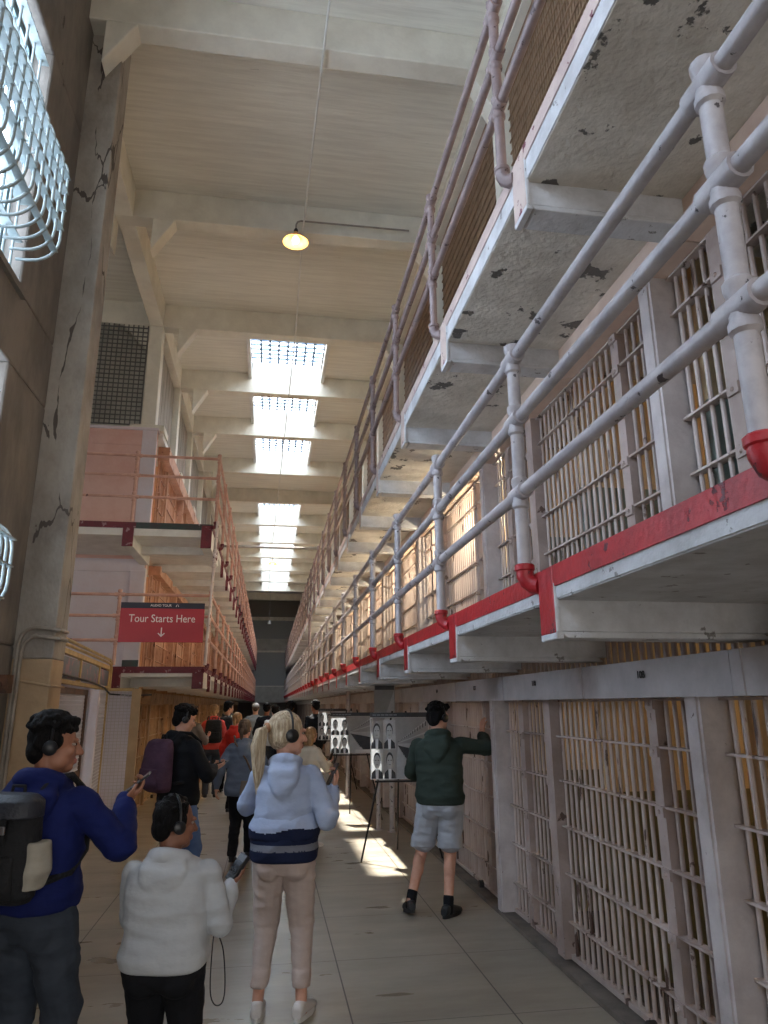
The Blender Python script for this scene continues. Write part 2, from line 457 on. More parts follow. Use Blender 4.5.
def hand(mb, W, d, n, right, s=1.0, curl=(35,35,35,35), spread=.02, thumb=1.0):
    d = V(d).normalized(); n = V(n); n = (n - d*n.dot(d)).normalized()
    th = d.cross(n)
    if not right: th = -th          # direction of the thumb side
    W = V(W)
    R = Matrix((th, d, n)).transposed()
    mb.ell(W + d*.048*s, (.039*s, .052*s, .0165*s), R, 12, 8)
    mb.ell(W + d*.022*s + th*.018*s + n*.006*s, (.02*s, .032*s, .017*s), R, 10, 7)
    mb.cap(W - d*.02*s, W + d*.03*s, .027*s, .026*s)
    Ls = (.072, .080, .074, .058)
    for i in range(4):
        a = (.030 - .0205*i)
        base = W + d*(.088 - (.006 if i in (0,3) else 0) - (.008 if i == 3 else 0))*s + th*a*s
        fd = (d + th*(a*spread*40)).normalized()
        L = Ls[i]*s; ang = 0; p = base
        segs = (.44, .31, .25); rr = (.0098, .0090, .0082, .0068)
        for k in range(3):
            ang += math.radians(curl[i])*(.75 if k == 0 else 1.0)
            dd = fd*math.cos(ang) + n*math.sin(ang)
            q = p + dd*L*segs[k]
            mb.cap(p, q, rr[k]*s, rr[k+1]*s, 8); p = q
    b = W + d*.018*s + th*.026*s + n*.006*s
    t1 = (d*.62 + th*.72 + n*.30*thumb).normalized(); q = b + t1*.042*s
    t2 = (d*.86 + th*.22 + n*.42*thumb).normalized(); e = q + t2*.034*s
    mb.cap(b, q, .0125*s, .0108*s, 8); mb.cap(q, e, .0108*s, .008*s, 8)
    return W + d*.075*s + n*.018*s, R

class Person:
    def __init__(s, label, x, y, face, H=1.7, kind='m', detail=1, skin='skin_light', heads=1.0, lean=0, twist=0, hipyaw=0, width=1.0, group=None):
        s.H = H; s.k = H/1.7; s.detail = detail; s.kind = kind; s.skin = skin; s.hs = heads*s.k; s.w = width
        s.t = empty('person', (x, y, 0), face); tag(s.t, label, 'person', group)
        s.lean = lean; s.tw = twist
        s.arms = {}; s.legs = {}; s.bare = False
        f = kind == 'f'
        s.sh_x = (.155 if f else .178)*width; s.hip_x = .085
        s.vox = .0055 if detail >= 2 else (.009 if detail == 1 else .013)
    def T(s, p):
        """upright torso point -> posed torso point (lean about the waist, twist about z)"""
        k = s.k; p = V(p)*k
        w = max(0, min(1, (p.z-.95*k)/(.25*k)))
        piv = V((0,0,.98*k))
        q = Rx(-s.lean*w) @ (Rz(s.tw*w) @ (p-piv)) + piv
        return q
    def TR(s): return Rx(-s.lean) @ Rz(s.tw)
    def arm(s, side, wrist, pole=(0,-1,-.3), hd=None, hn=None, curl=(30,30,32,34), spread=.02):
        """side +1 right; wrist in metres in the figure's own space"""
        S = s.T((side*s.sh_x*.96, 0, 1.348)); k = s.k
        E, Wp = ik(S, wrist, .285*k, .245*k, pole)
        s.arms[side] = dict(S=S, E=E, W=Wp, hd=V(hd) if hd else (Wp-E), hn=V(hn) if hn else V((-side,0,0)), curl=curl, spread=spread)
        return s
    def leg(s, side, foot, yaw=0, lift=0, pole=(0,1,0)):
        k = s.k; Hh = V((side*s.hip_x*k*s.w**.5, 0, .90*k)); A = V((foot[0], foot[1], .075*k+lift))
        K, A2 = ik(Hh, A, .43*k, .42*k, pole)
        s.legs[side] = dict(H=Hh, K=K, A=A2, yaw=yaw, lift=lift)
        return s
    def headpose(s, yaw=0, pitch=0, roll=0):
        k = s.k; hs = s.hs
        s.nb = s.T((0, -.012, 1.435))
        up = s.TR() @ V((0,.012,.15*1.0)); 
        s.HR = Rz(yaw) @ Rx(pitch) @ Matrix.Rotation(roll, 3, 'Y')
        s.hc = s.nb + V((0,.02*k,.055*k)) + V((0,0,.1*hs)) + (s.TR() @ V((0,0,1)) - V((0,0,1)))*.12*k
        return s
    def hp(s, x, y, z): return s.hc + s.HR @ (V((x,y,z))*s.hs)
    def body(s):
        m = MB(); k = s.k; f = s.kind == 'f'; w = s.w
        rings = [(.79,.125,.085,-.01),(.86,.160,.112,-.012),(.93,.163,.112,-.012),(1.0,.146 if f else .150,.10,0),(1.07,.128 if f else .146,.094,.0),(1.17,.142 if f else .155,.105,.004),(1.27,.152 if f else .168,.115,.004),(1.34,.135 if f else .150,.092,0),(1.38,.09,.07,-.008),(1.43,.056,.055,-.012)]
        rr = []
        for z, rx, ry, yo in rings:
            c = s.T((0, yo, z)); q = s.TR() if z > 1.1 else (Rz(s.tw*.5) if z > 1.0 else Matrix.Identity(3))
            rr.append((c, q @ V((rx*k*w,0,0)), q @ V((0,ry*k*w,0))))
        m.loft(rr, 24)
        for side, a in s.arms.items():
            m.cap(a['S'], a['E'], .040*k, .036*k); m.cap(a['E'], a['W'], .037*k, .027*k)
            m.ell(a['S'] - V((side*.03*k,0,.01*k)), .042*k)
            a['grip'], a['HR'] = hand(m, a['W'], a['hd'], a['hn'], side > 0, k*1.02, a['curl'], a['spread'])
        for side, l in s.legs.items():
            bare = s.bare
            m.cap(l['H'], l['K'], .078*k*w, .056*k if bare else .044*k); m.cap(l['K'], l['A'], .054*k if bare else .042*k, .037*k if bare else .034*k)
            cd = (l['A']-l['K']).normalized(); back = V((0,-1,0))
            if bare: m.ell(l['K'] + (l['A']-l['K'])*.32 + back*.016*k, (.05*k,.052*k,.10*k), None, 12, 9)
            fd = Rz(l['yaw']) @ V((0,1,0))
            t = l['A'] + fd*.15*k; t.z = .03*k + (l['lift'] if l['lift'] < 0 else 0)
            m.cap(l['A'] + V((0,0,-.035*k)), t, .036*k, .028*k)
        # head
        hs = s.hs
        m.cap(s.nb - V((0,0,.03*k)), s.hp(0,-.018,-.05), .060*k*(.86 if f else 1.0), .052*hs*(.88 if f else 1.0))
        E = lambda c, r: m.ell(s.hp(*c), tuple(q*hs for q in r), s.HR, 16, 11)
        E((0,-.012,.022),(.076,.096,.095)); E((0,.028,-.035),(.061,.064,.082)); E((0,.058,-.092),(.034,.03,.024))
        for q in (-1,1):
            E((q*.040,.022,-.066),(.024,.045,.036)); E((q*.034,.066,-.026),(.024,.022,.022)); E((q*.077,-.012,-.014),(.010,.020,.031)); E((q*.082,-.02,-.008),(.006,.016,.024))
            E((q*.028,.086,.018),(.024,.010,.010))
        m.cap(s.hp(0,.090,.004), s.hp(0,.112,-.034), .0095*hs, .0125*hs); E((.011,.100,-.038),(.009,.009,.007)); E((-.011,.100,-.038),(.009,.009,.007))
        E((0,.091,-.062),(.020,.010,.006)); E((0,.090,-.073),(.018,.010,.007))
        inv = s.HR.transposed(); hc = s.hc.copy()
        def lips(c):
            q = inv @ (c-hc) / hs
            return 1 if (abs(q.x) < .021 and q.y > .088 and -.082 < q.z < -.055) else 0
        o = solidify(m, 'body', [M[s.skin], M['lip']], s.t, s.vox, 3, assign=lips, fac=.45)
        s.bo = o
        if s.detail >= 1:
            for q in (-1, 1):
                e = MB(); e.ell(s.hp(q*.029,.076,.002), tuple(r*hs for r in (.0125,.0115,.0062)), s.HR, 12, 8, 0); e.ell(s.hp(q*.030,.0845,.002), .0055*hs, None, 10, 7, 1)
                e.build('eye', [M['eyewhite'], M['iris']], o, smooth=True)
        return s
    # ---- clothes
    def top(s, mk, z0=.84, fat=1.0, sleeve=1.0, hood=None, fold=.010, name='hoodie', hem=True, short=False, assign=None, mats=None, collar=True, cuff=.92, flare=0):
        m = MB(); k = s.k; f = s.kind == 'f'; w = s.w*fat
        rings = [(z0,.182,.146),(z0+.05,.190+flare,.154+flare),(max(z0+.08,.97),.184,.148),(1.05,.168 if f else .180,.138),(1.16,.164 if f else .182,.138),(1.27,.164 if f else .186,.140),(1.33,.160 if f else .184,.128),(1.365,.152 if f else .172,.112),(1.392,.122 if f else .138,.094),(1.418,.088 if f else .098,.080),(1.44,.064,.064)]
        rr = []
        for z, rx, ry in rings:
            c = s.T((0, -.006, z)); q = s.TR() if z > 1.1 else Matrix.Identity(3)
            rr.append((c, q @ V((rx*k*w,0,0)), q @ V((0,ry*k*w,0))))
        m.loft(rr, 28)
        if hem:
            c = s.T((0,-.006,z0+.02)); m.loft([(c-V((0,0,.03*k)), V((.178*k*w,0,0)), V((0,.143*k*w,0))), (c+V((0,0,.02*k)), V((.181*k*w,0,0)), V((0,.146*k*w,0)))], 28)
        for side, a in s.arms.items():
            S, E_, W_ = a['S'], a['E'], a['W']
            r0 = .062*k*sleeve; r1 = .055*k*sleeve; r2 = .046*k*sleeve
            m.ell(S + V((-side*.026*k,0,-.020*k)), .062*k*sleeve**.5)
            if short:
                m.cap(S, S.lerp(E_, .62), r0*.92, r1); continue
            m.cap(S, E_, r0, r1); m.cap(E_, E_.lerp(W_, .80), r1, r2)
            # gathered folds at the elbow and above the cuff
            m.ell(E_.lerp(S,.12), r1*1.08); m.ell(E_.lerp(W_,.14), r1*1.05); m.ell(E_.lerp(W_,.68), r2*1.10)
            m.cap(E_.lerp(W_, .84), E_.lerp(W_, .99), .041*k, .039*k)
        if hood:
            # lowered hood: a roll round the neck and a sack hanging on the back
            q = s.TR()
            n = 14
            pts = []
            for i in range(n):
                a = 2*PI*i/n
                pts.append(s.T((.088*math.sin(a), -.030+.094*math.cos(a), 1.418 - .016*math.cos(a) + .012*(1-math.cos(a)))))
            m.tube(pts, [.027*k*(1.35 if math.cos(2*PI*i/n) < 0 else .9)*hood for i in range(n)], 10, 0, closed=True)
            m.loft([(s.T((0,-.096,1.440)), q @ V((.100*k*hood,0,0)), q @ V((0,.045*k,0))), (s.T((0,-.126,1.39)), q @ V((.120*k*hood,0,0)), q @ V((0,.058*k,0))), (s.T((0,-.146,1.32)), q @ V((.105*k*hood,0,0)), q @ V((0,.048*k,0))), (s.T((0,-.150,1.26)), q @ V((.062*k*hood,0,0)), q @ V((0,.034*k,0))), (s.T((0,-.150,1.22)), q @ V((.022*k*hood,0,0)), q @ V((0,.018*k,0)))], 20)
        o = solidify(m, name, mats or M[mk], s.t, max(s.vox*1.3, .007), 4, fold*1.15, (4.5,4.5,11), seed=hash(mk) % 7 if False else len(mk), assign=assign)
        s.topo = o
        return o
    def trousers(s, mk, hemz=.07, fat=1.0, knee=None, fold=.008, top=1.0, name='trousers', flare=1.0):
        m = MB(); k = s.k; w = s.w
        m.loft([(V((0,-.01*k,.785*k)), V((.13*k*w,0,0)), V((0,.095*k*w,0))), (V((0,-.014*k,.86*k)), V((.176*k*w,0,0)), V((0,.130*k*w,0))), (V((0,-.014*k,.93*k)), V((.178*k*w,0,0)), V((0,.128*k*w,0))), (V((0,-.006*k,top*k)), V((.160*k*w,0,0)), V((0,.115*k*w,0)))], 24)
        for q in (-1,1): m.ell(V((q*.075*k*w, -.062*k*w, .84*k)), (.082*k*w,.074*k*w,.09*k))
        for side, l in s.legs.items():
            Hh, K, A = l['H'], l['K'], l['A']
            zt = hemz*k
            if zt > K.z + .02:      # shorts
                t = (Hh.z-zt)/(Hh.z-K.z); e = Hh.lerp(K, t)
                m.cap(Hh + V((0,0,-.02*k)), e + (Hh-e).normalized()*.05*k, .108*k*w*fat, .098*k*fat)
                m.loft([(e + (Hh-e)*.3, V((.100*k*fat,0,0)), V((0,.103*k*fat,0))), (e, V((.104*k*fat,0,0)), V((0,.108*k*fat,0)))], 20)
                continue
            t = (K.z-zt)/max(K.z-A.z, 1e-3); e = K.lerp(A, min(t, 1.06))
            m.cap(Hh + V((0,0,-.02*k)), K, .103*k*w*fat, .078*k*fat)
            m.cap(K, e + (K-e).normalized()*.06*k, .074*k*fat, .058*k*fat*flare)
            m.loft([(e + (K-e)*.25, V((.063*k*fat*flare,0,0)), V((0,.067*k*fat*flare,0))), (e, V((.058*k*fat*flare,0,0)), V((0,.064*k*fat*flare,0)))], 18)
            m.ell(K + V((0,-.006*k,-.03*k)), .074*k*fat)
        return solidify(m, name, M[mk], s.t, max(s.vox*1.3, .007), 4, fold, (7,7,13), seed=len(mk)+3)
    def shoes(s, mk, sole='rubber', sock=None):
        k = s.k
        for side, l in s.legs.items():
            R = Rz(l['yaw']); A = l['A']; lift = l['lift']
            base = V((A.x, A.y, 0))
            tilt = Rx(-min(1.0, lift*4.2)) if lift > .001 else Matrix.Identity(3)
            toe = V((0,.17*k,0))
            def Q(x, y, z): return base + R @ (tilt @ (V((x,y,z))*k - toe) + toe)
            m = MB()
            ux = R @ V((k,0,0)); uz = R @ tilt @ V((0,0,k))
            prof = [(-.075,.030,.030,.050),(-.055,.036,.040,.062),(0,.038,.048,.066),(.06,.043,.040,.052),(.12,.047,.030,.040),(.165,.040,.024,.032),(.185,.022,.014,.026)]
            m.loft([(Q(0,y,z*.92), ux*rx, uz*rz_) for y, rx, rz_, z in prof], 16)
            m.loft([(Q(0,-.02,.075), ux*.036, (R @ tilt @ V((0,k,0)))*.044), (Q(0,-.018,.09), ux*.034, (R @ tilt @ V((0,k,0)))*.042)], 16)
            sh = solidify(m, 'shoe', M[mk], s.t, .006 if s.detail else .010, 3)
            b = MB(); n = 18; lo = []; hi = []
            for i in range(n):
                a = 2*PI*i/n; x = .047*math.cos(a)*(1 if math.sin(a) > -.3 else .85); y = .055 + .137*math.sin(a)
                lo.append(Q(x, y, .002)); hi.append(Q(x*.97, y, .028))
            b._add(lo+hi, [tuple(range(n-1,-1,-1)), tuple(range(n,2*n))] + [(i,(i+1)%n,n+(i+1)%n,n+i) for i in range(n)])
            b.build('sole', M[sole], sh)
            if s.detail >= 2:
                lc = MB()
                for q in range(4): lc.tube([Q(-.024,.035+q*.022,.086-q*.011), Q(0,.045+q*.022,.094-q*.012), Q(.024,.035+q*.022,.086-q*.011)], .003*k, 6)
                lc.build('laces', M[sole], sh)
            if sock:
                c = MB(); c.cap(A + V((0,0,-.03*k)), A.lerp(l['K'], .16), .043*k, .045*k); solidify(c, 'sock', M[sock], s.t, .006, 2)
    # ---- hair and head gear
    def hair(s, mk, style='short', seed=1):
        m = MB(); hs = s.hs; rnd = random.Random(seed)
        E = lambda c, r, n=12: m.ell(s.hp(*c), tuple(q*hs for q in r), s.HR, n, 8)
        if style in ('short', 'crop', 'curly'):
            E((0,-.020,.033),(.080,.094,.086),18); E((0,-.062,-.022),(.068,.048,.062),16)
            for q in (-1,1): E((q*.066,-.024,.012),(.020,.060,.045))
            n = {'short':90,'crop':40,'curly':130}[style]
            for i in range(n):
                ph = rnd.uniform(0, 2*PI); th = rnd.uniform(0, 1.25)
                x, y, z = math.sin(th)*math.sin(ph), math.sin(th)*math.cos(ph), math.cos(th)
                if y > .75: continue
                r = {'short':.016,'crop':.012,'curly':.018}[style]*rnd.uniform(.7,1.3)
                lift = {'short':.004,'crop':.0,'curly':.007}[style]
                E((x*(.082+lift), -.020+y*(.094+lift), .036+z*(.086+lift*1.4)), (r, r, r*.8), 8)
            if style != 'crop':
                for i in range(26):
                    E((rnd.uniform(-.06,.06), .066+rnd.uniform(-.012,.012), .085+rnd.uniform(-.03,.022)), (.016,.016,.014), 8)
        else:
            E((0,-.018,.034),(.083,.100,.088),18); E((0,-.05,-.02),(.076,.058,.070),16)
            for q in (-1,1): E((q*.066,-.010,.0),(.018,.058,.052))
        o = solidify(m, 'hair', M[mk], s.t, .006 if s.detail else .010, 2)
        if style == 'pony':
            p = MB()
            tie = s.hp(0,-.112,.028)
            p.ell(tie, .026*hs); 
            back = s.HR @ V((0,-1,0))
            for i in range(16):
                a = rnd.uniform(0, 2*PI); r = rnd.uniform(.2,1)*.026*hs; L = rnd.uniform(.27,.36)*hs
                ox = V((math.cos(a)*r, math.sin(a)*r, 0))
                p.tube([tie, tie + back*.045*hs + ox + V((0,0,-.02*hs)), tie + back*.062*hs + ox*1.3 + V((0,0,-.10*hs)), tie + back*.055*hs + ox*1.2 + V((0,0,-.6*L)), tie + back*.05*hs + ox*.5 + V((0,0,-L))], [.014*hs,.015*hs,.014*hs,.011*hs,.004*hs], 8)
            solidify(p, 'ponytail', M[mk], o, .006, 2)
            b = MB(); b.lathe([(.020*hs,-.012*hs),(.027*hs,-.006*hs),(.027*hs,.006*hs),(.020*hs,.012*hs)], s.hp(0,-.122,.026), 14, 0, s.HR @ V((0,1,.25))); b.build('hair_tie', M['tan'], o, smooth=True)
        if style == 'tail':
            p = MB(); tie = s.hp(0,-.100,-.01); back = s.HR @ V((0,-1,0))
            p.tube([tie, tie + back*.03*hs + V((0,0,-.05*hs)), tie + back*.03*hs + V((.012,0,-.16*hs)), tie + back*.02*hs + V((.016,0,-.22*hs))], [.024*hs,.026*hs,.020*hs,.006*hs], 10)
            solidify(p, 'ponytail', M[mk], o, .008, 2)
        if style == 'long':
            p = MB()
            for i in range(9):
                a = PI*(1.05 + .9*i/8); x = .075*math.cos(a); y = -.02+.075*math.sin(a)
                p.tube([s.hp(x,y,.0), s.hp(x*1.1,y*1.1,-.09), s.hp(x*1.05,y*1.15,-.17)], [.022*hs,.022*hs,.010*hs], 8)
            solidify(p, 'hair_lengths', M[mk], o, .009, 2)
        return o
    def cap_hat(s, mk):
        m = MB(); hs = s.hs
        m.ell(s.hp(0,-.016,.05), tuple(q*hs for q in (.090,.106,.078)), s.HR, 18, 10)
        c = solidify(m, 'cap', M[mk], s.t, .008, 2)
        b = MB(); b.ell(s.hp(0,.12,.055), tuple(q*hs for q in (.066,.062,.007)), s.HR @ Rx(-.2), 16, 8); b.build('cap_peak', M[mk], c, smooth=True)
    def headphones(s, small=False):
        m = MB(); hs = s.hs
        pts = [s.hp(.094*math.sin(a), -.012, .02+.106*math.cos(a)) for a in [(-1.75+3.5*i/16) for i in range(17)]]
        m.tube(pts, .0062*hs, 8); o = m.build('headphones', M['plastic'], s.t, smooth='auto')
        for q in (-1,1):
            e = MB(); ax = s.HR @ V((q,0,0)); r = .030 if small else .036
            e.lathe([(0,-.012*hs),(r*.8*hs,-.012*hs),(r*hs,-.004*hs),(r*hs,.010*hs),(r*.7*hs,.018*hs),(0,.020*hs)], s.hp(q*.094,-.014,-.012), 18, 0, ax)
            e.build('ear_cup', M['plastic'], o, smooth='auto')

def world_pt(P_, p): return P_.t.matrix_basis @ V(p)
def phone(P_, side, label, up=None, s=1.0, kind='phone', off=(0,0,0)):
    a = P_.arms[side]; k = P_.k
    rz = Rz(P_.t.rotation_euler.z)
    n = rz @ a['hn'].normalized(); d = rz @ a['hd'].normalized()
    n = (n - d*n.dot(d)).normalized()
    c = V(P_.t.location) + rz @ a['grip'] + n*.012*k + d*.015*k + V(off)
    long = rz @ V(up) if up else d
    long.normalize(); fn = (n - long*n.dot(long)).normalized(); sd = long.cross(fn)
    t = empty(kind, c); tag(t, label, 'phone' if kind == 'phone' else 'audio player')
    W_, L_, T_ = ((.036,.074,.0042) if kind == 'phone' else (.034,.066,.011))
    W_ *= s; L_ *= s
    m = MB(); m.obox((0,0,0), sd, long, fn, (W_, L_, T_)); m.build('case', M['plastic'], t, bevel=.003)
    m = MB(); m.obox(fn*(T_+.0006), sd, long, fn, (W_*.9, L_*(.93 if kind == 'phone' else .45), .0006)); m.build('screen', M['screen'], t)
    if kind != 'phone':
        m = MB()
        for i in range(3):
            for j in range(3): m.obox(fn*(T_+.001) - long*(L_*(.2+.25*i)) + sd*(W_*.5*(j-1)), sd, long, fn, (W_*.17, L_*.08, .0012))
        m.build('keypad', M['darkrubber'], t)
    return t, c, long
def W2L(P_, x, y, z):
    return Rz(-P_.t.rotation_euler.z) @ (V((x, y, z)) - V(P_.t.location))
def backpack(P_, label, mats, z0=1.0, z1=1.42, w=.155, d=.085, flap=None, pocket=None, off=.24):
    t = empty('backpack', P_.t.location, P_.t.rotation_euler.z); tag(t, label, 'backpack')
    k = P_.k; q = P_.TR()
    m = MB(); n = 7
    rr = []
    for z, sx, sy, dy in ((z0,.80,.6,.02),(z0+.03,.98,.92,.005),(z0+.12,1.02,1.08,-.012),(z0+.24,1.0,1.0,-.006),(z1-.08,.96,.86,.004),(z1-.02,.88,.7,.015),(z1,.66,.45,.022)):
        rr.append((P_.T((0,-off+dy,z)), q @ V((w*k*sx,0,0)), q @ V((0,d*k*sy,0))))
    m.loft(rr, 28); b = solidify(m, 'pack_body', mats[0], t, .008, 3, .004, (9,9,9), 2)
    m = MB(); m.loft([(P_.T((0,-off-d*.75,z0+.03)), q @ V((w*.72*k,0,0)), q @ V((0,.03*k,0))), (P_.T((0,-off-d*.95,z0+.08)), q @ V((w*.8*k,0,0)), q @ V((0,.045*k,0))), (P_.T((0,-off-d*.9,z0+.2)), q @ V((w*.76*k,0,0)), q @ V((0,.03*k,0)))], 20)
    solidify(m, 'front_pocket', mats[0], t, .008, 3)
    for s_ in (-1,1):
        m = MB()
        m.tube([P_.T(p) for p in ((s_*.075,-off+.07,z1-.02),(s_*.085,-.09,z1+.055),(s_*.105,.02,1.463),(s_*.118,.115,1.385),(s_*.125,.150,1.26),(s_*.150,.11,1.13),(s_*.175,-.02,1.06),(s_*.150,-off+.06,z0+.07))], .0155*k, 8)
        m.build('shoulder_strap', mats[1], t, smooth='auto')
    m = MB(); m.tube([P_.T(p) for p in ((-.035,-off+.045,z1-.01),(-.03,-off+.05,z1+.035),(.03,-off+.05,z1+.035),(.035,-off+.045,z1-.01))], .008*k, 8); m.build('grab_handle', mats[1], t, smooth='auto')
    if flap:
        m = MB(); m.loft([(P_.T((0,-off-.005,z1+.012)), q @ V((w*.8*k,0,0)), q @ V((0,d*.6*k,0))), (P_.T((0,-off-.012,z1-.015)), q @ V((w*1.02*k,0,0)), q @ V((0,d*1.05*k,0))), (P_.T((0,-off-.02,z1-.08)), q @ V((w*1.05*k,0,0)), q @ V((0,d*1.15*k,0)))], 28)
        f = solidify(m, 'top_flap', flap, t, .007, 3)
        for s_ in (-1,1):
            m = MB(); m.obox(P_.T((s_*.075,-off-d*1.22,z1-.13)), q @ V((1,0,0)), q @ V((0,1,0)), q @ V((0,0,1)), (.014*k,.006*k,.05*k)); st = m.build('flap_strap', mats[1], t, bevel=.002)
            m = MB(); m.obox(P_.T((s_*.075,-off-d*1.30,z1-.12)), q @ V((1,0,0)), q @ V((0,1,0)), q @ V((0,0,1)), (.018*k,.005*k,.016*k)); m.build('buckle', M['buckle'], st, bevel=.003)
    if pocket:
        m = MB(); m.loft([(P_.T((w*.95,-off+.01,z0+.06)), q @ V((.03*k,0,0)), q @ V((0,.055*k,0))), (P_.T((w*1.02,-off+.01,z0+.13)), q @ V((.045*k,0,0)), q @ V((0,.065*k,0))), (P_.T((w*1.0,-off+.01,z0+.24)), q @ V((.035*k,0,0)), q @ V((0,.055*k,0)))], 18)
        solidify(m, 'bottle_pocket', pocket, t, .007, 3, .006, (9,9,9), 5)
    return t

# woman with the ponytail
p = Person('person with a blonde ponytail, pale blue and navy knit top and cropped beige trousers', .125, 4.60, -.16, 1.62, 'f', 2, 'skin_light', heads=1.17, width=1.05)
p.headpose(-1.02, -.05)
p.leg(1, W2L(p, .245, 4.58, 0), -.25); p.leg(-1, W2L(p, .000, 4.62, 0), .1)
p.arm(1, W2L(p, .415, 4.67, 1.19), (.35,-.5,-1), Rz(.16) @ V((.35,.35,1)), Rz(.16) @ V((-.8,-.1,.45)), (38,40,42,44))
p.arm(-1, (-.07,.27,1.16), (-1,-.2,-.6), (.6,.5,.5), (.3,-.8,.5))
p.body()
def wtop(c):
    k = 1.62/1.7; z = c.z/k; x = c.x/k; y = c.y/k
    arm = x > .20 and y > .03
    if (x > .17 and y > .10) or (x < -.13 and y > .16) : return 1 if (z < 1.27) else 0
    if x > .25: return 0
    wav = .014*math.sin(x*17)
    if z < .93: return 1
    if z < .965: return 2
    if z < 1.045 + wav: return 1
    return 0
def woman_top():
    q = p; k = q.k; m = MB()
    for z, rx, ry in (): pass
    return q.top('lightblue', z0=.875, fat=1.05, sleeve=1.12, hood=.85, fold=.011, name='knit_top', assign=wtop, mats=[M['lightblue'], M['navy'], M['greyband']])
woman_top()
m = MB(); k = p.k
m.loft([(V((0,0,.868*k)), V((.196*k,0,0)), V((0,.160*k,0))), (V((0,0,.905*k)), V((.200*k,0,0)), V((0,.164*k,0))), (V((0,0,.940*k)), V((.184*k,0,0)), V((0,.150*k,0))), (V((0,0,.972*k)), V((.184*k,0,0)), V((0,.150*k,0))), (V((0,0,.995*k)), V((.214*k,0,0)), V((0,.174*k,0))), (V((0,0,1.06*k)), V((.222*k,0,0)), V((0,.178*k,0))), (V((0,0,1.14*k)), V((.180*k,0,0)), V((0,.146*k,0)))], 30)
solidify(m, 'peplum_hem', [M['lightblue'], M['navy'], M['greyband']], p.t, .0075, 3, .010, (9,9,6), 4, assign=lambda c: wtop(V((min(c.x,.16), min(c.y,.02), c.z))))
p.trousers('beige', hemz=.165, fat=1.0, fold=.009, flare=.88)
p.shoes('shoewhite', 'rubber')
p.hair('hair_blonde', 'pony', 3); p.headphones()
phone(p, 1, 'dark smartphone in the right hand of the ponytailed person', Rz(0) @ V((.45,.2,1)))

# boy
b_ = Person('person in a pale grey hoodie and black trousers looking to the right', -.385, 3.42, -.22, 1.275, 'm', 2, 'skin_brown', heads=1.2, width=1.27)
b_.headpose(-.85, -.06)
b_.leg(1, (.10,.02,0), -.2); b_.leg(-1, (-.10,0,0), .15)
b_.arm(1, W2L(b_, -.135, 3.50, .935), (.15,-.5,-1), Rz(.22) @ V((.55,.5,.65)), Rz(.22) @ V((-.45,-.35,.8)), (26,30,34,38))
b_.arm(-1, (-.06,.19,.74), (-1,-.45,-.2), (.8,.3,-.2), (0,-1,0))
b_.body(); b_.top('whitefleece', z0=.90, fat=1.02, sleeve=1.12, hood=1.12, fold=.011); b_.trousers('blackcloth'); b_.shoes('shoeblack', 'rubber'); b_.hair('hair_black', 'crop', 5); b_.headphones(True)
dev, dc, dl = phone(b_, 1, 'dark audio player with keypad in the raised right hand of the person in pale grey', V((.5,.3,.8)), .92, 'audio_player')
m = MB()
c0 = dc - dl*.07; L = lambda dx, dy, dz: c0 + V((dx, dy, dz))
m.tube(spline([L(0,0,0), L(-.01,0,-.05), L(-.045,.0,-.13), L(-.05,0,-.20), L(-.055,.01,-.32), L(-.052,.015,-.43), L(-.03,.015,-.475), L(.0,.012,-.465), L(.008,.01,-.40), L(-.005,.0,-.27), L(-.03,-.01,-.2), L(-.05,-.012,-.17), L(-.03,0,-.14), L(-.005,.008,-.17), L(-.02,.012,-.215), L(-.055,.005,-.18), L(-.09,-.01,-.15), L(-.12,-.03,-.145)]), .0028, 6)
tag(m.build('looped_cord', M['plastic'], smooth='auto'), 'thin looped cord dangling below the audio player of the person in pale grey', 'cord')

# man in blue
a_ = Person('person in a royal blue hoodie and dark jeans wearing a black backpack', -.955, 3.55, -.40, 1.63, 'm', 2, 'skin_tan', heads=1.10)
a_.headpose(-.92, -.04)
a_.leg(1, (.12,.03,0), -.15); a_.leg(-1, (-.11,-.02,0), .2)
a_.arm(1, W2L(a_, -.655, 3.70, 1.27), (.5,-.6,-.9), Rz(.40) @ V((.75,.35,.55)), Rz(.40) @ V((-.45,-.1,.7)), (40,44,46,50))
a_.arm(-1, (-.17,.25,1.12), (-.6,-.5,-.9), (.35,.6,.4), (1,.0,.3))
a_.body(); a_.top('blueknit', z0=.92, fat=1.03, sleeve=1.16, hood=1.2, fold=.013); a_.trousers('jeansdark', fat=1.06, fold=.012, flare=1.12); a_.shoes('shoewhite', 'rubber'); a_.hair('hair_black', 'curly', 8); a_.headphones(True)
phone(a_, 1, 'smartphone held out in the right hand of the person in blue', V((.75,.25,.62)))
backpack(a_, 'black flap backpack with buckles on the back of the person in blue', (M['pack'], M['pack']), .98, 1.40, .165, .09, M['packtop'], M['packmesh'])

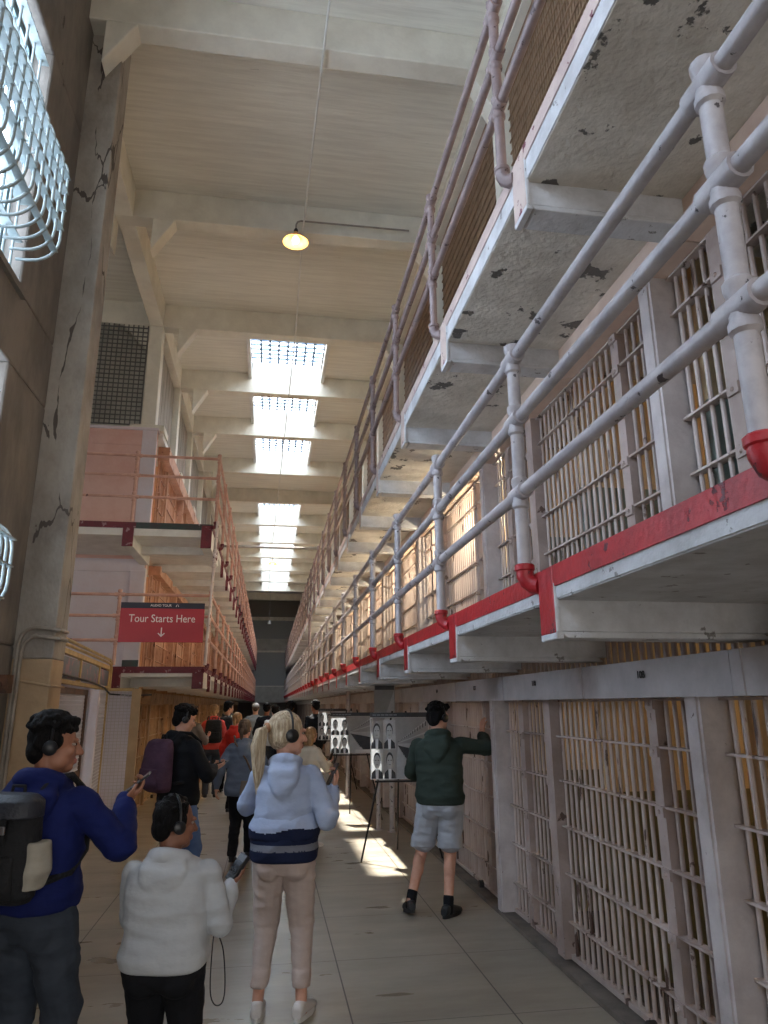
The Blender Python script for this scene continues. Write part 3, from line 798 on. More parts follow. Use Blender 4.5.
# man in green
g_ = Person('person in a dark green hoodie and light grey shorts touching the cell bars', 1.50, 6.38, -.34, 1.70, 'm', 2, 'skin_light', width=1.05)
g_.bare = True; g_.headpose(-.62, -.02)
g_.leg(-1, W2L(g_, 1.235, 6.42, 0), .35, .035); g_.leg(1, W2L(g_, 1.535, 6.33, 0), -.45)
g_.arm(1, W2L(g_, 1.965, 6.60, 1.42), (.75,-.75,-.55), Rz(.34) @ V((.10,.10,1)), Rz(.34) @ V((1,.35,0)), (14,16,18,20), .03)
g_.arm(-1, (-.10,.30,1.05), (-1,-.35,-.5), (.6,.6,.2), (.5,-.4,.7))
g_.body(); g_.top('green', z0=.885, fat=1.06, sleeve=1.10, hood=.95, fold=.011); g_.trousers('greyshort', hemz=.52, fat=1.02, name='shorts', fold=.012); g_.shoes('shoeblack', 'darkrubber', 'blackcloth'); g_.hair('hair_black', 'short', 11); g_.headphones()

# girl walking away
d_ = Person('person walking away in a slate blue jacket and black trousers with a brown shoulder bag', -.255, 8.75, -.08, 1.54, 'f', 1, 'skin_light')
d_.headpose(-.25, -.1)
d_.leg(-1, (-.07,-.12,0), .0, .055); d_.leg(1, (.07,.26,0), 0)
d_.arm(-1, (-.285,-.03,.80), (-.5,-1,0), (-.1,.1,-1), (1,0,0)); d_.arm(1, (.23,.12,.86), (.6,-1,0), (.1,.4,-1), (-1,0,0))
d_.body(); d_.top('slate', z0=.80, fat=1.16, sleeve=1.1, hood=.7, fold=.012, name='jacket', flare=.012); d_.trousers('blackcloth', fat=1.0); d_.shoes('shoeblack', 'darkrubber'); d_.hair('hair_brown', 'tail', 13)
t = empty('shoulder_bag', d_.t.location, d_.t.rotation_euler.z); tag(t, 'brown shoulder bag at the right hip of the person walking in slate blue', 'bag')
m = MB(); m.loft([(V((.10,-.17,.70)), V((.10,0,0)), V((0,.03,0))), (V((.10,-.18,.76)), V((.115,0,0)), V((0,.045,0))), (V((.10,-.17,.88)), V((.10,0,0)), V((0,.03,0)))], 18); solidify(m, 'bag_body', M['taupe'], t, .01, 3)
m = MB(); m.tube([(.16,-.16,.87),(.05,-.17,1.1),(-.09,-.145,1.29),(-.115,-.02,1.355),(-.09,.13,1.25),(.05,.17,1.05),(.17,.1,.9),(.17,-.1,.87)], .011, 8); m.build('strap', M['hair_brown'], t, smooth='auto')

# man with the plum backpack
e_ = Person('person in a black hoodie and blue jeans with a plum patterned backpack', -.76, 6.95, -.85, 1.69, 'm', 1, 'skin_light')
e_.headpose(-.35, -.25)
e_.leg(1, (.10,.05,0), -.1); e_.leg(-1, (-.10,-.03,0), .1)
e_.arm(1, (.10,.30,1.14), (.8,-.6,-.7), (-.25,.9,.1), (-.2,0,1), (30,32,34,36)); e_.arm(-1, (-.06,.30,1.13), (-.8,-.6,-.7), (.3,.9,.1), (.2,0,1))
e_.body(); e_.top('blackcloth', z0=.86, fat=1.05, sleeve=1.1, hood=1.05); e_.trousers('jeansblue'); e_.shoes('shoewhite'); e_.hair('hair_black', 'short', 17); e_.headphones(True)
phone(e_, 1, 'bright edged phone held by the person with the plum backpack', V((-.1,1,.35)) @ Rz(.95) if False else V((.75,.55,.2)))
backpack(e_, 'plum patterned backpack on the person in black', (M['plum'], M['blackcloth']), .98, 1.42, .165, .10)

def simple(label, x, y, face, H, kind, skin, topm, legm, hairm, style, hood=None, group=None, arms=None, name='jumper', det=0, z0=.88, headyaw=0, walk=.0, shoes='shoeblack', pack=None, width=1.0):
    q = Person(label, x, y, face, H, kind, det, skin, width=width)
    q.headpose(headyaw, -.08); k = q.k
    q.leg(1, (.09*k,walk,0), -.1, .0); q.leg(-1, (-.09*k,-walk,0), .1, .04 if walk else 0)
    if arms == 'phone':
        q.arm(1, (.09*k,.30*k,1.16*k), (.8,-.6,-.7), (-.2,.8,.4), (-.2,-.4,.8)); q.arm(-1, (-.09*k,.29*k,1.12*k), (-.8,-.6,-.7), (.2,.8,.3), (.2,-.2,.9))
    else:
        q.arm(1, (.25*k,.04*k,.86*k), (.4,-1,0), (.0,.25,-1), (-1,0,0)); q.arm(-1, (-.25*k,.02*k,.86*k), (-.4,-1,0), (0,.2,-1), (1,0,0))
    q.body(); q.top(topm, z0=z0, hood=hood, name=name); q.trousers(legm); q.shoes(shoes); 
    if style == 'hat': q.hair(hairm, 'crop', 2); q.cap_hat('whitecloth')
    else: q.hair(hairm, style, len(label))
    if pack: backpack(q, pack, (M['pack'], M['pack']), 1.0, 1.42)
    return q
simple('person in a grey-brown jumper and tan trousers beyond the plum backpack', -1.30, 13.0, -.7, 1.70, 'm', 'skin_light', 'taupe', 'tan', 'hair_brown', 'short', arms='phone')
simple('person in a coral jacket and grey trousers near the left cells', -1.03, 14.6, .1, 1.72, 'f', 'skin_light', 'coral', 'jeansdark', 'hair_fair', 'tail', hood=.9, name='jacket', pack='small dark backpack on the person in the coral jacket')
simple('person in a grey shirt with a dark backpack down the hall', -.80, 15.4, -.2, 1.76, 'm', 'skin_light', 'greyshirt', 'blackcloth', 'hair_black', 'short', pack='dark backpack of the person in the grey shirt down the hall', headyaw=-.8)
simple('person in a bright red top just left of the person walking in slate blue', -.50, 12.6, -.4, 1.58, 'f', 'skin_light', 'redcloth', 'blackcloth', 'hair_fair', 'tail', hood=.9)
simple('person in a white cap far down the hall', -.30, 18.5, 0, 1.74, 'm', 'skin_light', 'greyshirt', 'blackcloth', 'hair_brown', 'hat')
simple('dark haired person in black just right of the white cap', -.02, 17.4, -.2, 1.73, 'm', 'skin_tan', 'blackcloth', 'blackcloth', 'hair_black', 'short')
simple('person in a white shirt partly hidden by the ponytailed person', .16, 16.0, .1, 1.68, 'm', 'skin_light', 'whitecloth', 'jeansdark', 'hair_black', 'short')
simple('tall person in black standing between the ponytail and the farthest board', 1.02, 15.9, .5, 1.78, 'm', 'skin_tan', 'blackcloth', 'blackcloth', 'hair_black', 'short')
simple('dark haired person in navy behind the ponytailed person', .52, 17.2, 0, 1.76, 'm', 'skin_tan', 'navy', 'blackcloth', 'hair_black', 'curly')
h_ = simple('fair haired person in a cream jacket standing right of the ponytailed person', .56, 9.55, -.9, 1.42, 'f', 'skin_light', 'cream_cloth', 'blackcloth', 'hair_fair', 'long', arms='phone', det=1, name='jacket', shoes='shoewhite')
phone(h_, 1, 'phone in the hands of the person in the cream jacket', V((.2,.3,1)))
# ------------------------------------------------------------------ camera
def set_camera():
    Hc = 1.70; f = 704.0
    R = [[0.98758996, 0.03564567, 0.15295571], [-0.15694014, 0.26111593, 0.95246431], [-0.00598795, -0.96464909, 0.2634697]]
    # columns: image right, image down, forward in world space
    r = V((R[0][0], R[1][0], R[2][0])); d = V((R[0][1], R[1][1], R[2][1])); fw = V((R[0][2], R[1][2], R[2][2]))
    cam = bpy.data.cameras.new('camera'); co = bpy.data.objects.new('camera', cam); COL.objects.link(co)
    m = Matrix((r, -d, -fw)).transposed().to_4x4(); m.translation = V((0,0,Hc))
    co.matrix_world = m
    cam.sensor_fit = 'VERTICAL'; cam.sensor_height = 36.0; cam.lens = 36.0*f/1024.0
    cam.clip_start = .05; cam.clip_end = 300
    SC.camera = co
set_camera()

P = 1.555
XB, XBOX, XE = 2.10, 1.94, 1.12
LE, LB = -0.93, -2.15
D2, U2, D3, U3 = 2.24, 2.10, 4.30, 4.10
ZB, ZC = 8.60, 9.08
YN, YF = -3.6, 52.0
BLK = 12.4      # near end of the left cell block
DKE = 10.7      # near end of the left galleries
TOP = 6.45

# ------------------------------------------------------------------ floor, ceiling, walls
b = MB(); b.box(-9, 2.2, YN, YF, -.2, 0); struct(b.build('floor', M['floor']))
b = MB(); b.box(1.97, 2.2, YN, YF, 0, .03); struct(b.build('baseboard_right', M['curb']))

BY = [-3.2, 0.0, 3.0, 6.1, 9.24, 12.4, 15.1, 17.8, 21.0, 24.2, 27.5, 30.7, 34.0, 37.5, 41.0, 44.5, 48.5]
BW = .24
SKY = [5, 6, 7, 9, 10, 11, 12, 13, 14]
SX0, SX1 = -.63, .94
b = MB()
ys = BY + [YF]
for i in range(len(BY)):
    y0, y1 = BY[i], ys[i+1]
    if i in SKY:
        b.box(-9, SX0, y0, y1, ZC, ZC+.25); b.box(SX1, 6, y0, y1, ZC, ZC+.25)
        b.box(SX0, SX1, y0, y0+BW, ZC, ZC+.25)
    else:
        b.box(-9, 6, y0, y1, ZC, ZC+.25)
b.box(-9, 6, YN, BY[0], ZC, ZC+.25)
struct(b.build('ceiling', M['ceil']))

def beam_mesh(near=False):
    m = MB()
    m.box(-9, 6, 0, BW, ZB, ZC)
    # haunches running down to the columns
    for pts in (((2.30,ZB),(1.98,ZB),(2.30,7.98)), ((-2.20,ZB),(-1.62,ZB),(-2.20,7.93)) if not near else ((-1.92,ZB),(-1.60,ZB),(-1.92,8.06)), ((-2.45,ZB),(-2.95,ZB),(-2.45,8.05)), ((2.54,ZB),(2.85,ZB),(2.54,8.1))):
        m.prism([(x, 0, z) for x, z in pts], (0, BW, 0))
    # columns
    m.box(2.30, 2.54, -.01, BW+.01, TOP, ZB)
    return m
bm0 = beam_mesh(); beam0 = bm0.build('ceiling_beam', M['beam'], bevel=.012)
cmb = MB(); cmb.box(-2.45, -2.20, -.01, BW+.01, TOP+.12, ZB); cmb.box(-2.62, -2.02, -.12, .4, TOP, TOP+.12)
col0 = cmb.build('column', M['beam'], bevel=.012)
nearbeam = beam_mesh(True).mesh('ceiling_beam', M['beam'])
first = True
for y in BY:
    o = beam0 if first else beam0.copy()
    if not first: COL.objects.link(o)
    o.location = (0, y, 0); struct(o); first = False
    if y < 8: o.data = nearbeam
first = True
for y in BY:
    if y < 12: continue
    o = col0 if first else col0.copy()
    if not first: COL.objects.link(o)
    o.location = (0, y, 0); struct(o); first = False
b = MB(); b.box(-2.45, -2.20, 6.66, YF, ZB+.002, ZC+.01); b.box(2.30, 2.54, YN, YF, ZB+.002, ZC+.01)
struct(b.build('ceiling_girder', M['beam'], bevel=.01))

# skylights: white wells with a gridded frosted pane on top
M['pane'] = emis('daylit_skylight_glass', (224,238,255), 13.0, transp=.45)
M['muntin'] = mat('skylight_muntin', (96,120,146), .5)
for n, i in enumerate(SKY):
    y0, y1 = BY[i]+BW, ys[i+1]
    w = MB()
    w.box(SX0-.08, SX0, y0, y1, ZC-.14, ZC+.42); w.box(SX1, SX1+.08, y0, y1, ZC-.14, ZC+.42)
    w.box(SX0, SX1, y0-.10, y0, ZC+.24, ZC+.42); w.box(SX0, SX1, y1, y1+.10, ZC+.24, ZC+.42)
    fr = w.build('window_%d' % (n+1), M['whitetrim'], bevel=.008); struct(fr)
    p = MB(); p.box(SX0, SX1, y0, y1, ZC+.335, ZC+.345); struct(p.build('pane', M['pane'], fr))
    g = MB()
    k = 8
    for q in range(1, k): g.box(SX0+(SX1-SX0)*q/k-.024, SX0+(SX1-SX0)*q/k+.024, y0, y1, ZC+.29, ZC+.325)
    k = int((y1-y0)/.2)
    for q in range(1, k): g.box(SX0, SX1, y0+(y1-y0)*q/k-.026, y0+(y1-y0)*q/k+.026, ZC+.285, ZC+.32)
    struct(g.build('muntin_grid', M['muntin'], fr))

# far end of the hall
def b_end():
    w = MB(); w.box(-9, 6, YF, YF+.3, 0, ZC+.25); struct(w.build('wall_end', M['enddark']))
    t = MB(); t.box(-2.1, 2.1, YF-.5, YF-.002, 1.86, 2.95); t.box(-2.1, 2.1, YF-.45, YF-.002, 5.42, 6.25)
    struct(t.build('trim_1', M['endgrey'], bevel=.01))
    t = MB(); t.box(-2.1, 2.1, YF-.56, YF-.01, 5.30, 5.42); t.box(-2.1, 2.1, YF-.56, YF-.01, 7.55, 7.8); t.box(-2.1, 2.1, YF-.56, YF-.01, 2.93, 3.0)
    struct(t.build('trim_2', M['whitetrim'], bevel=.01))
    g = MB()
    for q in range(70):
        x = -2.1 + q*.06
        g.box(x, x+.03, YF-.5, YF-.47, 3.0, 5.3); g.box(x, x+.03, YF-.5, YF-.47, 6.25, 7.55)
    g.box(-2.1, 2.1, YF-.52, YF-.46, 4.1, 4.16); g.box(-2.1,2.1, YF-.46, YF-.44, 3.0, 5.3); g.box(-2.1,2.1, YF-.46, YF-.44, 6.25, 7.55)
    o = g.build('gun_gallery_screen', M['endlouvre'])
    tag(o, 'grey vertical bar screen across the far end of the hall', 'bar screen')
b_end()

# outer shell
b = MB(); b.box(-9, 6, YN-.3, YN, 4.6, ZC+.25); struct(b.build('wall_back_light_block', M['wallgrey']))  # unseen upper wall, added to block fill light from behind; open below
b = MB(); b.box(-9.2, -9, YN, YF, 0, ZC+.25); struct(b.build('wall_left', M['wallgrey']))
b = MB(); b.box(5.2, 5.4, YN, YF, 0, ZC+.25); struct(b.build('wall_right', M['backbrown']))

# ------------------------------------------------------------------ left window wall and pillar
WX = -2.087
W1 = (3.55, 5.38, 4.93, 7.32); W2 = (3.55, 5.38, 2.18, 4.30)
W3 = (0.3, 2.13, 4.93, 7.32); W4 = (0.3, 2.13, 2.18, 4.30); W5 = (-2.9, -1.1, 4.93, 7.32); W6 = (-2.9, -1.1, 2.18, 4.30)  # out-of-view windows, added for more daylight on the right galleries
def windowwall():
    w = MB(); x0, x1 = WX-.35, WX
    ye = 6.6
    w.box(x0, x1, YN, ye, 0, 2.18); w.box(x0, x1, YN, ye, 4.30, 4.93); w.box(x0, x1, YN, ye, 7.32, ZC)
    for z0, z1 in ((2.18, 4.30), (4.93, 7.32)):
        w.box(x0, x1, YN, -2.9, z0, z1); w.box(x0, x1, -1.1, .3, z0, z1); w.box(x0, x1, 2.13, 3.55, z0, z1)
        if z0 < 4: w.box(x0, x1, -2.9, -1.1, z0, z1); w.box(x0, x1, .3, 2.13, z0, z1)
        w.box(x0, x1, 5.38, ye, z0, z1)
    struct(w.build('wall_window', M['wallgrey'], bevel=.02))
    n = 20
    for (y0, y1, z0, z1) in (W1, W2, W3, W5):
        f = MB(); xf = WX-.22
        f.box(xf-.03, xf+.03, y0, y0+.05, z0, z1); f.box(xf-.03, xf+.03, y1-.05, y1, z0, z1)
        f.box(xf-.03, xf+.03, y0, y1, z0, z0+.06); f.box(xf-.03, xf+.03, y0, y1, z1-.06, z1)
        k = 5
        for q in range(1, k): f.box(xf-.02, xf+.02, y0+(y1-y0)*q/k-.012, y0+(y1-y0)*q/k+.012, z0, z1)
        k = int((z1-z0)/.34)
        for q in range(1, k): f.box(xf-.02, xf+.02, y0, y1, z0+(z1-z0)*q/k-.012, z0+(z1-z0)*q/k+.012)
        fr = f.build('window_%d' % n, M['winframe']); struct(fr)
        p = MB(); p.box(xf-.008, xf-.002, y0, y1, z0, z1); struct(p.build('pane', M['wpane'], fr))
        s = MB(); s.box(WX-.19, WX+.04, y0-.05, y1+.05, z0-.06, z0-.005); struct(s.build('sill', M['wallgrey'], fr))
        n += 1
M['wpane'] = emis('daylit_window_glass', (214,232,255), 8.0)
windowwall()

def window_guard(y0, y1, z0, z1, label):
    t = empty('window_guard', (WX-.07, (y0+y1)/2, z0))
    tag(t, label, 'window bars', 'painted steel guards over the left windows')
    bars = MB(); flats = MB(); L = (y1-y0)/2; h = z1-z0
    k = 11
    for q in range(k):
        y = -L+.06+(2*L-.12)*q/(k-1)
        bars.tube([(0,y,.02),(0,y,h-.02)], .012, 8)
    q = 0.02
    while q < h:
        flats.box(-.03, .05, -L, L, q, q+.010); q += .36
    bars.build('bars', M['cagebar'], t, smooth='auto'); flats.build('flat_bands', M['cagebar'], t)
window_guard(3.58, 5.35, 4.96, 7.29, 'pale blue-grey steel guard across the upper left window')
window_guard(3.58, 5.35, 2.21, 4.27, 'pale blue-grey steel guard across the lower left window')

def window_cage(y0, y1, z0, z1, label, out=.29, lv=(.1, .3, .48, .64, .78)):
    t = empty('window_cage', (WX, (y0+y1)/2, z0)); tag(t, label, 'window cage', 'curved steel cages bulging from the left windows')
    L = (y1-y0)/2; h = z1-z0; bars = MB(); fl = MB()
    r = .2
    prof = [(-.02, 0), (out-r, 0)]
    for a in range(1, 7): prof.append((out-r+r*math.sin(PI/2*a/6), r-r*math.cos(PI/2*a/6)))
    for a in range(0, 7): prof.append((out-r+r*math.cos(PI/2*a/6), h-r+r*math.sin(PI/2*a/6)))
    prof.append((-.02, h))
    k = 13
    for q in range(k):
        y = -L+2*L*q/(k-1)
        bars.tube([(x, y, z) for x, z in prof], .0125, 8)
    for f in lv:
        z = f*h
        o = out if z > r else out-r+math.sqrt(max(r*r-(r-z)**2, 0))
        fl.box(o-.035, o+.02, -L-.015, L+.015, z-.005, z+.005)
    bars.build('bars', M['cagebar'], t, smooth='auto'); fl.build('flat_bands', M['cagebar'], t)
window_cage(3.62, 5.26, 5.13, 6.15, 'curved blue-grey bar basket bulging from the upper left window')
window_cage(3.9, 5.14, 2.32, 2.95, 'curved bar basket low on the left wall, beside the cracked pillar', lv=(.15,.5,.8))

b = MB(); b.box(WX-.02, -1.775, 6.3, 6.65, 2.08, ZC); struct(b.build('pillar', M['plaster'], bevel=.012))
b = MB(); b.box(WX-.02, -1.775, 6.3, 6.65, 0, 2.08); struct(b.build('pillar_base', M['pillar_tan'], bevel=.012))
b = MB()
for k, z in enumerate((2.335, 2.265)):
    o = .03*k
    b.tube([(-1.735, 6.5, z-.02), (-1.735, 6.27, z-.02), (-1.77, 6.262, z-.018), (-1.92, 6.262, z), (-1.98+o, 6.262, z-.015), (-2.025+o, 6.262, z-.06), (-2.045+o, 6.262, z-.14), (-2.05+o, 6.262, .02)], .0165, 10)
tag(b.build('conduit', M['cablegrey'], smooth='auto'), 'pair of grey conduits bending down the cracked left pillar', 'conduit')
b = MB(); b.tube([(-2.06, 6.28, 1.91), (-1.9, 6.284, 1.885), (-1.765, 6.284, 1.86), (-1.76, 6.66, 1.86)], .010, 8)
tag(b.build('cable', M['pillar_tan'], smooth='auto'), 'thin painted cable running round the tan pillar base', 'cable')
b = MB(); b.tube([(WX+.03, 5.5, 1.86), (WX+.03, 6.2, 1.86)], .024, 10); b.obox((WX+.045, 6.05, 1.87), (1,0,0), (0,1,0), (0,0,1), (.045,.06,.07))
tag(b.build('junction_pipe', M['rust'], smooth='auto'), 'rusty pipe and junction box low on the left window wall', 'pipe')

# ------------------------------------------------------------------ right cell block shell
def right_shell():
    # partitions with a painted dado, one slab of wall between each pair of cells
    zs = ((0.035, U2, 'olive', 'cream', 1.14), (D2, U3, 'teal', 'cream', D2+.98))
    for ti, (z0, z1, lo, hi, zd) in enumerate(zs):
        w = MB()
        k = -2
        while True:
            y = 3.10 + k*P
            k += 1
            if y < YN+.2: continue
            if y > YF-.5: break
            w.box(2.2, 4.8, y-.05, y+.05, z0, zd, 0); w.box(2.2, 4.8, y-.05, y+.05, zd, z1, 1)
        w.box(4.8, 4.9, YN, YF, z0, zd, 0); w.box(4.8, 4.9, YN, YF, zd, z1, 1)
        struct(w.build('wall_cells_right', [M[lo], M[hi]]))
    w = MB(); w.box(2.2, 5.2, YN, YF, -.2, .035); struct(w.build('floor_cells', M['darkconc']))
    # tier three front: a plain wall up to the block roof, hidden by its gallery
    w = MB(); w.box(XB, XB+.12, YN, YF, D3, TOP); w.box(XB-.05, 5.2, YN, YF, TOP-.12, TOP); struct(w.build('wall_block_right', M['peach']))
right_shell()

def right_deck(zu, zd, edge, lip, under, wall_z):
    d = MB()
    d.box(XE+.012, 5.2, YN, YF, zu, zd-.005, 0)            # slab
    d.box(XE+.05, XB, YN, YF, zd-.005, zd, 3)
    d.box(XE, XE+.05, YN, YF, zd-.085, zd, 1)              # painted edge channel
    d.box(XE+.006, XE+.05, YN, YF, zu+.006, zd-.085, 2)    # white lip below it
    o = d.build('gallery_deck', [M[under], M[edge], M[lip], M['deckfloor']]); struct(o)
    br = MB()
    br.box(XE+.014, XBOX+.16, 0, .15, zu-.125, zu+.01, 0); 
    br.prism([(XE+.014,0,zu-.125),(XE+.014,.15,zu-.125),(XE+.05,.15,zu-.15),(XE+.05,0,zu-.15)], (.9,0,-.0), 0)
    br.box(XE-.004, XE+.016, -.004, .154, zu-.13, zd-.005, 1)
    br.box(XE-.002, XE+.03, -.008, .158, zu-.155, zu-.125, 2)
    br.box(XE-.002, XE+.018, -.012, -.002, zu-.13, zd-.07, 2)
    b0 = br.build('deck_bracket', [M[under if under != 'deckpeel' else 'deckwhite'], M[edge], M[lip]], o, bevel=.006)
    k = -1; first = True
    while 2.68+k*P < YF-1:
        q = b0 if first else b0.copy()
        if not first: COL.objects.link(q); q.parent = o
        q.location = (0, 2.68+k*P, 0); first = False; k += 1
        struct(q)
    struct(b0)
right_deck(U2, D2, 'red', 'deckwhite', 'deckwhite', 0)
right_deck(U3, D3, 'pinkedge', 'deckwhite', 'deckpeel', 0)

# ------------------------------------------------------------------ railings
def post_mesh(h, r, rf, rails, side, foot_mat):
    m = MB()
    m.tube([(0,0,.02),(0,0,h)], r, 12, 0)
    for z in rails:
        m.lathe([(r,-.075),(rf,-.065),(rf,-.045),(r*1.14,-.035),(r*1.14,.035),(rf,.045),(rf,.065),(r,.075)], (0,0,z), 12, 0)
        m.tube([(0,-.07,z),(0,.07,z)], rf*.98, 12, 0)
    m.ell((0,0,h), r*1.3, None, 12, 7, 0)
    return m
def foot_mesh(r, side, long=.07):
    m = MB(); s = side
    m.tube([(0,0,.035),(0,0,-.005),(s*.010,-.004,-.03),(s*.03,-.02,-.05),(s*.05,-.05,-.055)], [r*1.3]*5, 12)
    m.lathe([(r*1.3,-.015),(r*1.5,-.01),(r*1.5,.01),(r*1.3,.015)], (0,0,.03), 12)
    return m
def railing(name, label, X, side, y0, n, zd, heights, mats, foot, r=.028, end=None):
    """posts at y0 + k*P; X of the pipe centre line; side = direction of the deck (+1 right)"""
    t = empty(name, (X, y0, zd)); tag(t, label, 'railing')
    pm, rm, fm = mats
    h = heights[0]
    p0 = post_mesh(h, r, r*1.32, heights, side, None)
    me = p0.mesh('rail_post', M[pm], 'auto'); fo = foot_mesh(r, side).mesh('post_foot', M[fm], 'auto')
    for k in range(n):
        p = bpy.data.objects.new('rail_post', me); COL.objects.link(p); p.parent = t; p.location = (0, k*P, 0)
        f = bpy.data.objects.new('post_foot', fo); COL.objects.link(f); f.parent = p
    ya, yb = (-P if end is None else 0), (n-1)*P+.3
    for nm, z in zip(('top_rail','middle_rail','bottom_rail'), heights):
        q = MB(); q.tube([(0,ya,z),(0,yb,z)], r*.94, 12)
        if end:
            xe, posts = end
            q.tube([(0,0,z),(xe-X,0,z)], r*.94, 12)
        q.build(nm, M[rm], t, smooth='auto')
    if end:
        xe, posts = end
        for xp in posts:
            p = bpy.data.objects.new('rail_post', me); COL.objects.link(p); p.parent = t; p.location = (xp-X, 0, 0)
            p.rotation_euler = (0,0,PI/2)
    return t
railing('gallery_railing', 'pale grey pipe railing along the red-edged lower right gallery', XE-.035, 1, 2.895-P, 33, D2, (1.03,.72,.37), ('rail','rail','red'), 'red', r=.029)
railing('gallery_railing', 'brown-grey pipe railing along the upper right gallery', XE-.035, 1, 2.88-P, 33, D3, (1.07,.74,.42), ('railbrown','railbrown','railbrown'), 'railbrown', r=.027)

# ------------------------------------------------------------------ cell fronts
HZ = (.27,.57,.87,1.17,1.47)
def clip(mb, u, z, d, m=0):
    mb.box(-d-.012, -d, u-.04, u+.04, z-.05, z+.004, m)
    mb.ell((-d-.012, u, z-.024), (.012,.012,.012), None, 8, 5, m)
def bars(mb, us, z0, z1, r=.0125):
    for u in us: mb.tube([(0,u,z0),(0,u,z1)], r, 8)
def flats(mb, u0, u1, top):
    for z in HZ+(top,): mb.box(-.034, .022, u0, u1, z-.006, z+.006)
def cell_parts(kind, hi, bartop, low):
    """list of (part name, mesh builder, material key, children)"""
    parts = []
    z0 = .045 if low else .0
    if kind == 'A':
        w = MB(); w.box(-.13, .02, 0, .125, z0, hi); w.box(-.14, -.13, .02, .105, z0, hi); parts.append(('wide_stile', w, 'stile'))
        d = MB(); bars(d, [.185+.083*i for i in range(5)], z0, hi); flats(d, .13, .60, hi-.01); d.box(-.03,.02,.125,.15,z0,hi); d.box(-.036,.025,.57,.655,z0,hi); d.box(-.036,.02,.125,.655,z0,z0+.03)
        for z in HZ: clip(d, .612, z, .036)
        clip(d, .612, hi-.01, .036)
        parts.append(('cell_door', d, 'flat'))
        g = MB(); bars(g, [.70+.083*i for i in range(7)], z0, hi); flats(g, .66, 1.236, hi-.01); g.box(-.03,.02,.66,1.236,z0,z0+.03)
        bars(g, [-.28,-.20,-.12,-.045], z0, hi); flats(g, -.312, 0, hi-.01); g.box(-.03,.02,-.312,0,z0,z0+.03)
        parts.append(('fixed_grille', g, 'bar'))
        if low:
            for u in (.2, .9):
                q = MB(); q.lathe([(.0,-.02),(.035,-.02),(.035,.02),(.0,.02)], (-.05,u,.055), 12, 0, (1,0,0)); parts.append(('door_roller', q, 'dark'))
    else:
        g = MB(); bars(g, [-.28+.083*i for i in range(9)], z0, hi); flats(g, -.312, .42, hi-.01); g.box(-.03,.02,-.312,.42,z0,z0+.03)
        bars(g, [1.215], z0, hi); flats(g, 1.18, 1.236, hi-.01)
        parts.append(('fixed_grille', g, 'bar'))
        w = MB(); w.box(-.075, .02, .42, .545, z0, hi); parts.append(('narrow_stile', w, 'flat'))
        d = MB(); d.box(-.036,.025,.55,.64,z0,hi); d.box(-.036,.025,1.09,1.18,z0,hi); bars(d, [.70+.08*i for i in range(5)], z0, hi); flats(d, .55, 1.18, hi-.01); d.box(-.036,.02,.55,1.18,z0,z0+.03)
        for z in HZ: clip(d, .595, z, .036); clip(d, 1.135, z, .036)
        parts.append(('cell_door', d, 'flat'))
    x = MB(); x.box(-.17, .03, -.312, P-.324, hi, hi+.19 if low else bartop-.005); x.box(-.178, -.17, P-.40, P-.326, hi, (hi+.19) if low else bartop-.005); parts.append(('lock_box', x, 'lockbox'))
    if low:
        v = MB(); bars(v, [-.29+.083*i for i in range(19)], hi+.19, bartop, .016); parts.append(('vent_bars', v, 'flat'))
    return parts
def make_cell_set(low, hi, bartop, swap):
    out = {}
    for kind in 'AB':
        L = []
        for nm, mb, mk in cell_parts(kind, hi, bartop, low):
            mk = swap.get(mk, mk)
            L.append((nm, mb.mesh(nm, M[mk], 'auto')))
        out[kind] = L
    return out
def place_cell(setd, kind, loc, rz, label, group):
    t = empty('cell_front', loc, rz); tag(t, label, 'cell front', group)
    for nm, me in setd[kind]:
        o = bpy.data.objects.new(nm, me); COL.objects.link(o); o.parent = t
    return t
setR1 = make_cell_set(True, 1.725, U2, {})
setR2 = make_cell_set(False, 1.70, U3-D2, {'lockbox': 'lockpeach'})
sal = {'bar':'salbar','flat':'salflat','stile':'salbar','lockbox':'salflat'}
tanp = {'bar':'tanbar','flat':'tanflat','stile':'tanbar','lockbox':'tanflat'}
setL1 = make_cell_set(True, 1.725, U2, tanp)
setL2 = make_cell_set(False, 1.70, U3-D2, sal)
setL3 = make_cell_set(False, 1.78, TOP-.1-D3, sal)
ND = 16
def labeler(where, kind):
    cnt = [0]
    def f():
        cnt[0] += 1
        n = cnt[0]
        if n < ND:
            return 'barred cell front %s, %s from the near end' % (where, ORD[n])
        return 'far barred cell front %s, beyond the fifteenth' % where
    return f
numbers = {3: '108', 4: '110', 5: '112', 6: '114'}
def text_mesh(s, size, ext=.002):
    c = bpy.data.curves.new('lettering', 'FONT'); c.body = s; c.size = size; c.extrude = ext
    c.align_x = 'CENTER'; c.align_y = 'CENTER'; c.resolution_u = 4
    o = bpy.data.objects.new('lettering', c); COL.objects.link(o)
    dg = bpy.context.evaluated_depsgraph_get()
    me = bpy.data.meshes.new_from_object(o.evaluated_get(dg))
    bpy.data.objects.remove(o); bpy.data.curves.remove(c)
    return me
lab1 = labeler('on the right ground floor', 1); lab2 = labeler('above the red right gallery edge', 2)
k = -1
